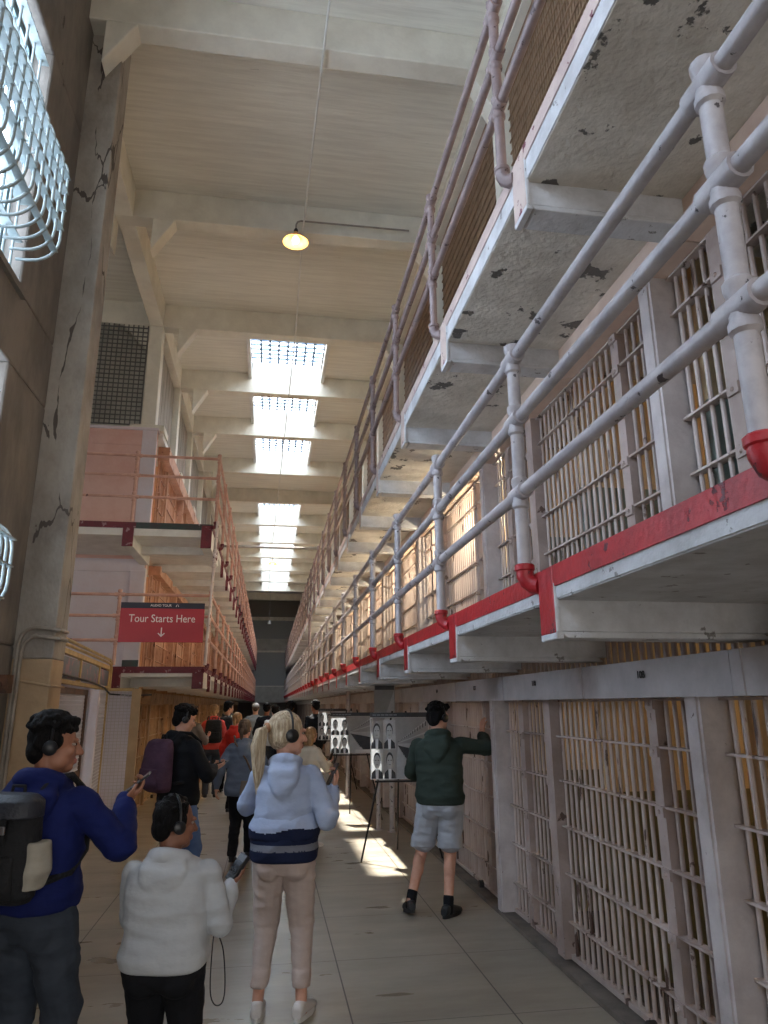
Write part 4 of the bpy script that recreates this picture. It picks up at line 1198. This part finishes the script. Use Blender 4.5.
while 1.545 + k*P < YF-2.2:
    y = 1.545 + k*P
    kind = 'B' if (k % 2 == 0) else 'A'
    if k >= 0:
        t = place_cell(setR1, kind, (XB, y, 0), 0, lab1(), 'ground floor cell fronts on the right')
        num = {1:'108', 2:'110', 3:'112', 4:'114'}.get(k)
        if num:
            me = text_mesh(num, .055); me.materials.clear(); me.materials.append(M['ink'])
            o = bpy.data.objects.new('number', me); COL.objects.link(o)
            box = [c for c in t.children if c.name.startswith('lock_box')][0]
            o.parent = box
            o.rotation_euler = (PI/2, 0, -PI/2); o.location = (-.181, .42, 1.725+.115)
        place_cell(setR2, kind, (XB, y, D2), 0, lab2(), 'second tier cell fronts on the right')
    else:
        place_cell(setR2, kind, (XB, y, D2), 0, 'barred cell front above the red gallery edge at the right border', 'second tier cell fronts on the right')
    k += 1
lab = [labeler('on the left ground floor under the sign', 1), labeler('behind the sign on the left lower gallery', 2), labeler('on the upper left gallery', 3)]
for ti, (setd, z) in enumerate(((setL1, 0), (setL2, D2), (setL3, D3))):
    k = 0
    while BLK + .1 + (k+1)*P < YF-2:
        place_cell(setd, 'BA'[k % 2], (LB, BLK+.1+(k+1)*P, z), PI, lab[ti](), ('ground floor', 'second tier', 'third tier')[ti]+' cell fronts on the left')
        k += 1

# ------------------------------------------------------------------ left cell block
def left_block():
    w = MB()
    w.box(-9, LB+.02, BLK-.15, BLK, 0, U2-.02, 1); w.box(-9, LB+.02, BLK-.15, BLK, U2-.02, D3-.35, 1); w.box(-9, LB+.02, BLK-.15, BLK, D3-.35, TOP, 0)
    struct(w.build('wall_block_left', [M['pinkwall'], M['lilac']]))
    t = MB()
    t.box(-9, LB, BLK-.17, BLK-.15, U3-.22, U3, 0); t.box(LB-.22, LB+.03, BLK-.19, BLK-.15, D2, U3-.2, 0); t.box(LB-.22, LB+.03, BLK-.19, BLK-.15, D3, TOP, 0)
    t.box(-9, LB+.05, BLK-.2, BLK+.1, TOP-.02, TOP+.03, 0)
    struct(t.build('trim_3', M['lilac'], bevel=.006))
    t = MB(); t.box(-9, LB-.22, BLK-.165, BLK-.15, TOP-.3, TOP-.02)
    struct(t.build('trim_4', M['pinkwall']))
    b = MB(); b.box(LB-.22, LB+.03, BLK-.2, BLK-.15, D2, D2+.18); struct(b.build('baseboard_left', M['darkgreen']))
    w = MB()
    k = 0
    while BLK+.1+k*P < YF-1:
        y = BLK+.1+k*P
        w.box(-4.8, LB-.1, y-.05, y+.05, 0, U2, 0); w.box(-4.8, LB-.1, y-.05, y+.05, D2, U3, 1); w.box(-4.8, LB-.1, y-.05, y+.05, D3, TOP-.1, 1)
        k += 1
    w.box(-4.9, -4.8, BLK, YF, 0, U2, 0); w.box(-4.9, -4.8, BLK, YF, D2, TOP, 1)
    struct(w.build('wall_cells_left', [M['orangewall'], M['peach']]))
    w = MB(); w.box(-4.9, LB+.1, BLK, YF, TOP-.1, TOP); struct(w.build('block_roof_slab', M['whitetrim']))
left_block()

def left_deck(zu, zd, edge, edge2):
    d = MB()
    d.box(LB, LE-.012, DKE+.012, YF, zu, zd-.005, 0); d.box(-9, LB, DKE+.012, BLK, zu, zd-.005, 0); d.box(-9, LB, BLK, YF, zu+.02, zd-.01, 0)
    d.box(LE-.04, LE, DKE, YF, zd-.07, zd, 1)
    d.box(-9, LB+.1, DKE-.01, DKE+.03, zd-.09, zd, 2); d.box(LB+.1, LE, DKE-.01, DKE+.03, zd-.09, zd, 3)
    o = d.build('gallery_deck', [M['whitetrim'], M['maroon'], M['maroon'], M[edge2]]); struct(o)
    br = MB()
    br.box(LB, LE-.014, 0, .15, zu-.125, zu+.01, 0); br.box(LE-.016, LE+.004, -.004, .154, zu-.13, zd-.005, 1); br.box(LE-.02, LE+.03, .05, .1, zu-.2, zd-.1, 1)
    b0 = br.build('deck_bracket', [M['whitetrim'], M['maroon']], o, bevel=.006)
    first = True; y = DKE+.75
    while y < YF-1:
        q = b0 if first else b0.copy()
        if not first: COL.objects.link(q); q.parent = o
        struct(q); q.location = (0, y, 0); first = False; y += P
    # brackets carrying the end of the gallery, seen end on
    for x in (LB-.08, LE-.16):
        e = MB(); e.box(x, x+.15, DKE+.01, BLK-.15, zu-.16, zu+.01, 0); e.box(x-.004, x+.154, DKE-.012, DKE+.012, zu-.17, zd-.02, 1)
        struct(e.build('deck_bracket', [M['whitetrim'], M['maroon']], o, bevel=.006))
left_deck(U2, D2, 'maroon', 'maroon')
left_deck(U3+.06, D3+.06, 'maroon', 'darkgreen')
railing('gallery_railing', 'worn pink pipe railing of the left gallery that holds the tour sign', LE+.035, -1, DKE, 26, D2, (1.03,.72,.37), ('railpink','railpink','maroon'), 'maroon', r=.024, end=(-8.5, (-2.19, -4.4, -6.6)))
railing('gallery_railing', 'worn pink pipe railing of the upper left gallery', LE+.045, -1, DKE, 26, D3+.06, (1.06,.74,.40), ('railpink','railpink','maroon'), 'maroon', r=.024, end=(-8.5, (-2.12, -4.4, -6.6)))
b = MB(); b.tube([(LE+.01, DKE-.05, D2+.02), (LE+.075, DKE-.05, D3+.1)], .024, 10)
for z in (3.7, 3.78, 3.86, 3.94): b.lathe([(.024,-.025),(.034,-.015),(.034,.015),(.024,.025)], (LE+.01+.065*(z-D2)/(D3-D2), DKE-.05, z), 10)
tag(b.build('corner_pipe', M['railwhite'], smooth='auto'), 'thin upright pipe linking both left gallery corners above the sign', 'pipe')

# ------------------------------------------------------------------ screens above the blocks
def screens():
    # right: brown woven screens between the columns
    me = {}
    for L in (2.88, 2.48, 2.98, 3.08, 3.28):
        m = MB()
        n = int(L/.055)
        for q in range(n): m.box(-.012, .012, L*q/n, L*q/n+.03, 0, 2.12, 0)
        z = .12
        while z < 2.1: m.box(-.02, -.008, 0, L, z, z+.022, 0); z += .17
        m.box(-.03,.03,0,L,0,.05,0); m.box(-.03,.03,0,L,2.07,2.12,0)
        me[L] = m
    cache = {}
    cnt = 0
    for i in range(len(BY)):
        y0 = BY[i]+BW+.02; y1 = ys[i+1]-.02
        if y0 < 0: continue
        L = y1-y0
        m = MB(); n = int(L/.055)
        for q in range(n): m.box(-.010, .010, L*q/n, L*q/n+.032, 0, 2.12, 0)
        z = .12; r = 0
        while z < 2.1: m.box(-.022, -.008, 0, L, z, z+.02, 0); z += .15
        m.box(-.03,.03,0,L,0,.05,0); m.box(-.03,.03,0,L,2.07,2.13,0)
        cnt += 1
        o = m.build('mesh_screen', M['meshbrown']); o.location = (2.42, y0, TOP+.002)
        lb = 'brown slatted screen over the right cell block, %s bay from the camera' % ORD[cnt] if cnt < 10 else 'distant brown slatted screen over the right cell block'
        tag(o, lb, 'screen', 'slatted screens above the right block')
    cnt = 0
    for i in range(len(BY)):
        if BY[i] < 12: continue
        y0 = BY[i]+BW+.02; y1 = ys[i+1]-.02; L = y1-y0-.32
        m = MB(); n = max(4, int(L/.34))
        for q in range(n): m.box(-.02, .02, L*q/n+.012, L*(q+1)/n-.012, 0, 2.02, 0)
        m.box(-.035,.0,0,L,0,.05,0); m.box(-.035,.0,0,L,1.97,2.02,0)
        cnt += 1
        o = m.build('board_screen', M['louvre']); o.location = (-2.33, y0+.17, TOP+.02)
        lb = 'grey boarded screen over the left cell block, %s bay from the near end' % ORD[cnt] if cnt < 8 else 'distant grey boarded screen over the left cell block'
        tag(o, lb, 'screen', 'boarded screens above the left block')
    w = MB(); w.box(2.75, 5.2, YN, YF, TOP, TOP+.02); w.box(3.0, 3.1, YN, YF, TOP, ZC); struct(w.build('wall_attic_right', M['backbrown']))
    w = MB(); w.box(-3.4, -3.3, BLK+.8, YF, TOP, ZC); w.box(-9, -2.5, BLK+.26, BLK+.3, TOP, ZC); struct(w.build('wall_attic_left', M['backgrey']))
    m = MB()
    x = -8.9
    while x < -2.47: m.box(x, x+.018, BLK-.03, BLK-.01, TOP+.13, 8.58); x += .088
    z = TOP+.13
    while z < 8.58: m.box(-8.9, -2.47, BLK-.034, BLK-.014, z, z+.017); z += .088
    tag(m.build('wire_screen', M['meshgreyd']), 'square wire screen above the pink end wall', 'screen')
screens()

# ------------------------------------------------------------------ wire cage partition at the left
def partition():
    t = empty('cage_partition', (-1.9, 6.67, 0), .0838); tag(t, 'yellow-framed wire mesh partition between the pillar and the sign', 'partition')
    T = 3.98
    f = MB()
    f.box(-.025,.025,0,T,2.19,2.24); f.box(-.025,.025,0,T,1.91,1.95)
    for dx, dz in ((.035,.0),(.035,.045)):
        f.tube([(dx,0,2.27+dz),(dx,T-.2,2.27+dz),(dx,T-.05,2.24+dz),(dx,T,2.15+dz),(dx,T,1.9)], .017, 8)
    for y in (0.02, 1.55, 3.0, T-.02): f.box(-.022,.022,y-.03,y+.03,0 if y != 1.55 else 1.93,2.2)
    f.box(.02,.36,T-.02,T+.02,1.90,1.94)
    f.build('frame', M['yellowpaint'], t, bevel=.004)
    g = MB()
    for (a, c) in ((.06,1.5),(1.6,2.95),(3.05,T-.06)): g.box(-.010,.010,a,c,1.97,2.17)
    g.build('upper_panels', M['brick'], t)
    def grid(mb, a, c, z0, z1, st=.058):
        y = a
        while y < c: mb.box(-.004,.004,y,y+.007,z0,z1); y += st
        z = z0
        while z < z1: mb.box(-.006,.006,a,c,z,z+.007); z += st*.75
    d = MB()
    for y in (.07, 2.1): d.box(-.02,.02,y,y+.09,.05,1.88)
    for z in (.05, .95, 1.82): d.box(-.02,.02,.07,2.19,z,z+.06)
    do = d.build('mesh_door', M['rust'], t)
    wd = MB(); grid(wd, .16, 2.1, .1, 1.83); wd.build('door_mesh', M['wire'], do)
    w = MB(); w.box(-.05,.05,2.86,2.98,0,1.9); w.build('white_post', M['lilac'], t)
    g = MB(); grid(g, 3.04, T-.05, .08, 1.91); g.build('mesh_panel', M['wire'], t)
    g = MB()
    x = .04
    while x < .34: g.box(x, x+.007, T-.004, T+.004, .08, 1.91); x += .05
    z = .08
    while z < 1.91: g.box(.03, .35, T-.006, T+.006, z, z+.007); z += .044
    g.build('mesh_panel', M['wire'], t)
    p = MB(); p.box(.34,.46,T-.04,T+.04,0,1.93); p.build('tan_post', M['pillar_tan'], t)
    k = MB(); k.tube([(.05,-.02,1.99),(.05,2.2,1.97),(.05,3.3,1.93),(.05,T-.06,1.86),(.3,T+.06,1.84),(.6,T+.07,1.85)], .011, 8)
    k.build('cable', M['dark'], t, smooth='auto')
    b = MB(); b.box(-4.05, -4.0, 6.8, 12.2, 0, 3.6); struct(b.build('wall_passage', M['lilac']))
partition()

# ------------------------------------------------------------------ sign
def sign():
    t = empty('tour_sign', (-1.56, DKE-.045, 2.58)); tag(t, 'dark red sign reading Tour Starts Here hung on the left gallery railing', 'sign')
    w, h = 1.18, .57
    p = MB(); p.box(-w/2, w/2, -.012, .012, 0, h-.085); p.build('panel', M['signred'], t, bevel=.002)
    p = MB(); p.box(-w/2, w/2, -.012, .012, h-.085, h); p.build('header_band', M['signnavy'], t, bevel=.002)
    for s, size, z, nm in (('Tour Starts Here', .158, .335, 'title_lettering'), ('AUDIO TOUR \u03a9', .048, h-.043, 'header_lettering')):
        me = text_mesh(s if nm == 'title_lettering' else 'AUDIO TOUR', size); me.materials.clear(); me.materials.append(M['signwhite'])
        o = bpy.data.objects.new(nm, me); COL.objects.link(o); o.parent = t
        o.rotation_euler = (PI/2, 0, 0); o.location = (0 if nm == 'title_lettering' else -.03, -.0145, z)
        if nm == 'title_lettering':
            xs = [v.co.x for v in me.vertices]; o.scale = (.93/(max(xs)-min(xs)), 1, 1)
    a = MB(); a.box(-.008,.008,-.016,-.012,.085,.21)
    a.prism([(0,-.016,.075),(.05,-.016,.125),(.04,-.016,.135),(0,-.016,.095),(-.04,-.016,.135),(-.05,-.016,.125)], (0,.004,0))
    a.build('down_arrow', M['signwhite'], t)
    e = MB()   # small headphone mark on the band
    e.tube([(.20+.016*math.cos(q*PI/8), -.015, h-.048+.02*math.sin(q*PI/8)) for q in range(9)], .0025, 6)
    e.box(.181,.188,-.016,-.012,h-.058,h-.042); e.box(.212,.219,-.016,-.012,h-.058,h-.042)
    e.build('headphone_mark', M['signwhite'], t)
sign()

# ------------------------------------------------------------------ lamps, cable, pipes
M['bulb'] = emis('warm_bulb', (255,214,130), 5)
M['shadein'] = mat('enamel_bulb_glow', (240,182,96), .4)  # cream enamel tinted orange: the bulb's glow is put into the colour
def lamp(loc, label, run=1.6, s=1.0):
    t = empty('pendant_lamp', loc); tag(t, label, 'lamp')
    p = MB(); p.lathe([(.03*s,.14*s),(.045*s,.10*s),(.07*s,.075*s),(.13*s,.03*s),(.18*s,-.02*s),(.186*s,-.03*s),(.178*s,-.026*s),(.125*s,.02*s),(.06*s,.062*s),(.0,.07*s)], (0,0,0), 24)
    p.build('lamp_shade', M['shadein'], t, smooth='auto')
    c = MB(); c.lathe([(.03*s,.13*s),(.034*s,.17*s),(.02*s,.2*s),(0,.2*s)], (0,0,0), 14); c.build('socket', M['dark'], t, smooth='auto')
    q = MB(); q.ell((0,0,.005*s), (.058*s,.058*s,.07*s)); q.build('bulb', M['bulb'], t, smooth=True)
    a = MB(); a.tube([(0,0,.18*s),(0,0,.27*s),(.02,0,.32*s),(.07,0,.345*s),(run,.0,.36*s)], .014, 8); a.build('conduit_arm', M['cablegrey'], t, smooth='auto')
    L = bpy.data.lights.new('lamp_light', 'POINT'); L.energy = 12; L.color = (1,.78,.5); L.shadow_soft_size = .06
    lo = bpy.data.objects.new('lamp_light', L); COL.objects.link(lo); lo.parent = t; lo.location = (0,0,-.08)
lamp((.16, 9.12, 8.36), 'enamel pendant lamp glowing under the second ceiling beam', 1.72)
lamp((-.02, 33.6, 8.25), 'small distant pendant lamp hanging below the skylights', .9, 1.2)
b = MB(); b.tube([(.40,3.0,8.57),(.36,5.5,8.56),(.26,9.3,8.57),(.27,12.1,8.565),(.14,20,8.57),(.02,27,8.565),(-.15,34.3,8.57),(-.2,44,8.57)], .013, 8)
tag(b.build('ceiling_cable', M['whitetrim'], smooth='auto'), 'long thin white cable running along under the ceiling beams', 'cable')
b = MB(); b.tube([(-2.21,27.62,7.72),(2.31,27.62,7.72)], .05, 10)
tag(b.build('cross_pipe', M['cablegrey'], smooth='auto'), 'grey pipe spanning the hall below the far skylights', 'pipe')
b = MB(); b.tube([(-.1,46,8.6),(-.1,46,6.9)], .012, 6); b.lathe([(.03,.25),(.12,0),(.1,0),(0,.2)], (-.1,46,6.7), 14)
tag(b.build('hanging_floodlight', M['endgrey'], smooth='auto'), 'small white floodlight hanging before the far bar screen', 'lamp')
for (x, y, r, lb) in ((1.60, 10.6, .035, 'round grey support pipe beside the nearest display board'), (1.76, 10.4, .04, 'second grey support pipe just right of the other one'), (1.55, 14.2, .04, 'grey support pipe behind the second display board')):
    b = MB(); b.tube([(x,y,0),(x,y,U2-.01)], r, 12); b.lathe([(r,0),(r*1.8,0),(r*1.8,.012),(r,.012)], (x,y,0), 12)
    tag(b.build('support_pipe', M['rail'], smooth='auto'), lb, 'pipe')
b = MB(); b.tube([(1.06,19.6,D2+1.0),(1.06,19.6,U3)], .04, 10); tag(b.build('gallery_post', M['railbrown'], smooth='auto'), 'dark upright pipe between the two right galleries', 'pipe')

# ------------------------------------------------------------------ display boards on easels
M['photobg'] = mat('photo_grey', (140,140,142), .45, col2=(112,112,116), scale=6)
M['photolight'] = mat('photo_light_grey', (196,198,200), .45, col2=(170,172,176), scale=9)
for q in ('photobg', 'photolight'):     # thin printed sheet that lets light through
    nt = M[q].node_tree; b = nt.nodes['Principled BSDF']; tr = nt.nodes.new('ShaderNodeBsdfTranslucent'); tr.inputs[0].default_value = (.8,.84,.88,1)
    mx = nt.nodes.new('ShaderNodeMixShader'); mx.inputs[0].default_value = .30
    nt.links.new(b.outputs[0], mx.inputs[1]); nt.links.new(tr.outputs[0], mx.inputs[2]); nt.links.new(mx.outputs[0], nt.nodes['Material Output'].inputs['Surface'])
M['photodark'] = mat('photo_dark', (52,52,56), .45, col2=(36,36,40), scale=8)
M['boardwhite'] = mat('board_white', (226,228,230), .4)
M['boardink'] = mat('board_text_grey', (130,132,136), .5)
M['photoskin'] = mat('photo_face_grey', (178,176,174), .45)
def board(px, py, rz, z0, W, Hh, tilt, label, name_easel, seed):
    # easel: three legs, ledge
    e = empty('easel', (px, py, 0), rz); tag(e, name_easel, 'easel')
    c, s = math.cos(tilt), math.sin(tilt)
    top = 1.62
    def P3(x, z, off=0): return (x, z*math.tan(tilt)+off, z)
    for x0, x1 in ((-.46, -.08), (.46, .08)):
        m = MB(); m.tube([P3(x0,0,.02), P3(x1,top,.02)], .011, 8); m.build('leg', M['black'], e, smooth='auto')
    m = MB(); m.tube([(0, .72, 0), P3(0,top-.1,.03)], .011, 8); m.build('leg', M['black'], e, smooth='auto')
    m = MB(); m.box(-.3,.3,z0*math.tan(tilt)-.04,z0*math.tan(tilt)+.02,z0-.03,z0-.012); m.build('ledge', M['black'], e)
    t = empty('display_board', (px+(-math.sin(rz))*z0*math.tan(tilt), py+math.cos(rz)*z0*math.tan(tilt), z0), rz)
    t.rotation_euler = (-tilt, 0, rz); t.rotation_mode = 'XYZ'
    tag(t, label, 'display board', 'photo boards on easels')
    b = MB()
    for q in ((-W/2,W/2,0,.006),(-W/2,W/2,Hh-.058,Hh),(-W/2,-W/2+.006,0,Hh),(W/2-.006,W/2,0,Hh)): b.box(q[0],q[1],-.006,.004,q[2],q[3])
    b.build('panel', M['boardwhite'], t)
    b = MB(); b.box(-W/2, W/2, -.009, -.006, Hh-.055, Hh); b.build('header_strip', M['photodark'], t)
    me = MB()
    for q in range(6): me.box(-W/2+.03+q*.05, -W/2+.07+q*.05, -.0105, -.009, Hh-.034, Hh-.022)
    me.build('header_marks', M['boardink'], t)
    rnd = random.Random(seed)
    pw = W*.205; ph = (Hh-.07)*.47
    for i in range(2):
        for j in range(2):
            x0 = -W/2+.006+i*(pw+.006); zb = .006+j*(ph+.012)
            m = MB(); m._add([(x0-.003,-.004,zb-.006),(x0+pw+.003,-.004,zb-.006),(x0+pw+.003,-.004,zb+ph+.006),(x0-.003,-.004,zb+ph+.006)], [(0,1,2,3)], 0)
            cx = x0+pw*.5; cz = zb+ph*.6
            def disk(cx, cz, rx, rz_, y, mi, a0=0, a1=2*PI):
                n = 20
                m.prism([(cx+rx*math.cos(a0+(a1-a0)*k/n), y, cz+rz_*math.sin(a0+(a1-a0)*k/n)) for k in range(n)], (0,.001,0), mi)
            m.prism([(x0+.004,-.0095,zb),(x0+pw-.004,-.0095,zb),(x0+pw-.01,-.0095,zb+ph*.2),(cx+pw*.14,-.0095,zb+ph*.33),(cx-pw*.14,-.0095,zb+ph*.33),(x0+.01,-.0095,zb+ph*.2)], (0,.001,0), 1)
            m.prism([(cx-pw*.1,-.0102,zb),(cx+pw*.1,-.0102,zb),(cx+pw*.13,-.0102,zb+ph*.33),(cx-pw*.13,-.0102,zb+ph*.33)], (0,.001,0), 3)
            disk(cx, cz+ph*.04, pw*.29, ph*.27, -.0104, 1)
            disk(cx, cz-ph*.02, pw*.25, ph*.24, -.0112, 2)
            m.box(cx-pw*.17,cx-pw*.05,-.0122,-.0112,cz+ph*.02,cz+ph*.045,1); m.box(cx+pw*.05,cx+pw*.17,-.0122,-.0112,cz+ph*.02,cz+ph*.045,1)
            m.box(cx-pw*.09,cx+pw*.09,-.0122,-.0112,cz-ph*.13,cz-ph*.115,1)
            m.build('portrait_photo', [M['photolight' if (i+j+seed) % 2 else 'photobg'], M['photodark'], M['photoskin'], M['boardwhite']], t)
    # corridor photograph on the right of the board
    x0 = -W/2+2*pw+.02; x1 = W/2-.006; z1 = Hh-.06; zc = z1*.56; xc = x0+.02
    m = MB(); y = -.0085
    m._add([(x0-.009,-.004,.004),(x1+.003,-.004,.004),(x1+.003,-.004,z1+.006),(x0-.009,-.004,z1+.006)], [(0,1,2,3)], 0)
    for k in range(4):
        za = z1*(.98-.2*k); 
        m.prism([(xc,y-.001,zc+.01*(2-k)),(x1,y-.001,za-.02),(x1,y-.001,za+.0),(xc,y-.001,zc+.01*(2-k)+.006)], (0,.001,0), 1)
    for k in range(16):
        f = (k/16.0)**1.6; x = xc+(x1-xc)*f
        m.box(x, x+.004+.006*f, y-.0016, y-.0008, zc+.02+(z1*.3)*f, zc+.03+(z1-zc-.05)*f, 2)
    m.prism([(xc,y-.0015,zc-.01),(x1,y-.0015,z1*.42),(x1,y-.0015,z1*.56),(xc,y-.0015,zc)], (0,.001,0), 1)
    m.prism([(xc,y-.0012,zc-.015),(x1-.12,y-.0012,.006),(x1,y-.0012,.006),(x1,y-.0012,z1*.42)], (0,.001,0), 2)
    m.prism([(xc,y-.0012,zc-.02),(x0,y-.0012,z1*.3),(x0,y-.0012,.006),(x1-.14,y-.0012,.006)], (0,.001,0), 1)
    for k in range(7):
        f = .25+.11*k; x = xc+(x1-.2-xc)*f; zz = zc-.02-(zc-.08)*f*.8
        m.box(x, x+.012*f+.006, y-.0022, y-.0012, zz-.03*f, zz+.09*f, 2); m.ell((x+.006*f+.003,y-.0016,zz+.105*f),(.008*f,.001,.012*f),None,8,5,2)
    m.build('corridor_photo', [M['photobg'], M['photolight'], M['photodark']], t)
    m = MB(); m.box(x0+(x1-x0)*.25, x1-.002, -.0098, -.0088, .006, z1*.1); m.build('caption_panel', M['boardwhite'], t)
board(1.54, 8.45, -.10, .86, .70, .75, .14, 'photo board with portraits and a hall view beside the person in green', 'thin black easel holding the nearest photo board', 1)
board(1.32, 11.45, -.06, .96, .68, .62, .14, 'second photo board, left of the nearest one and farther away', 'thin black easel under the second photo board', 2)
board(1.42, 15.5, -.06, .98, .72, .64, .14, 'third photo board, smallest in view, behind the second one', 'thin black easel under the farthest photo board', 3)
def post_photo():
    b = MB(); b.box(1.50,1.80,10.33,10.345,1.42,1.98,0); b.prism([(1.62,10.328,1.42),(1.79,10.328,1.42),(1.79,10.328,1.9)], (0,.002,0), 1); b.box(1.51,1.79,10.327,10.33,1.90,1.96,2)
    tag(b.build('post_panel', [M['photobg'], M['photolight'], M['photodark']]), 'narrow dark photo panel fixed to the support pipe under the gallery', 'panel')
post_photo()
# ------------------------------------------------------------------ light
w = bpy.data.worlds.new('sky'); SC.world = w; w.use_nodes = True
bg = w.node_tree.nodes['Background']; bg.inputs['Color'].default_value = (1,.97,.93,1); bg.inputs['Strength'].default_value = 1.15
L = bpy.data.lights.new('sun', 'SUN'); L.energy = 125; L.angle = .022; L.color = (1,.95,.86)
so = bpy.data.objects.new('sun', L); COL.objects.link(so)
so.rotation_euler = V((.19,-.55,-1)).to_track_quat('-Z','Y').to_euler()
def cell_light(x, y, z, e, col=(1,.62,.30)):
    L = bpy.data.lights.new('cell_light', 'POINT'); L.energy = e; L.color = col; L.shadow_soft_size = .05
    o = bpy.data.objects.new('cell_light', L); COL.objects.link(o); o.location = (x,y,z)
for k in range(0, 16):
    cell_light(4.3, 2.32+k*P, 1.9, 7 if k < 3 else 14, (1,.70,.38))
for k in range(0, 14):
    if k in (1,2): cell_light(4.3, 2.32+k*P, D2+1.7, 5)
    elif k > 2: cell_light(2.5, 2.32+k*P, D2+1.35, 46, (1,.84,.60))  # set just behind the bars, added to brighten the gallery underside
for k in range(0, 12):
    cell_light(-3.6, BLK+.9+k*P, 1.8, 14, (1,.74,.42))
    cell_light(-3.6, BLK+.9+k*P, D2+1.7, 10, (1,.76,.55)); cell_light(-3.6, BLK+.9+k*P, D3+1.7, 8, (1,.76,.55))
SC.view_settings.view_transform = 'Standard'; SC.view_settings.look = 'None'
SC.view_settings.exposure = 0.85; SC.view_settings.gamma = 1; SC.view_settings.use_curve_mapping = False
SC.cycles.use_denoising = True
SC.cycles.max_bounces = 8; SC.cycles.diffuse_bounces = 5; SC.cycles.transparent_max_bounces = 12
SC.cycles.sample_clamp_indirect = 6
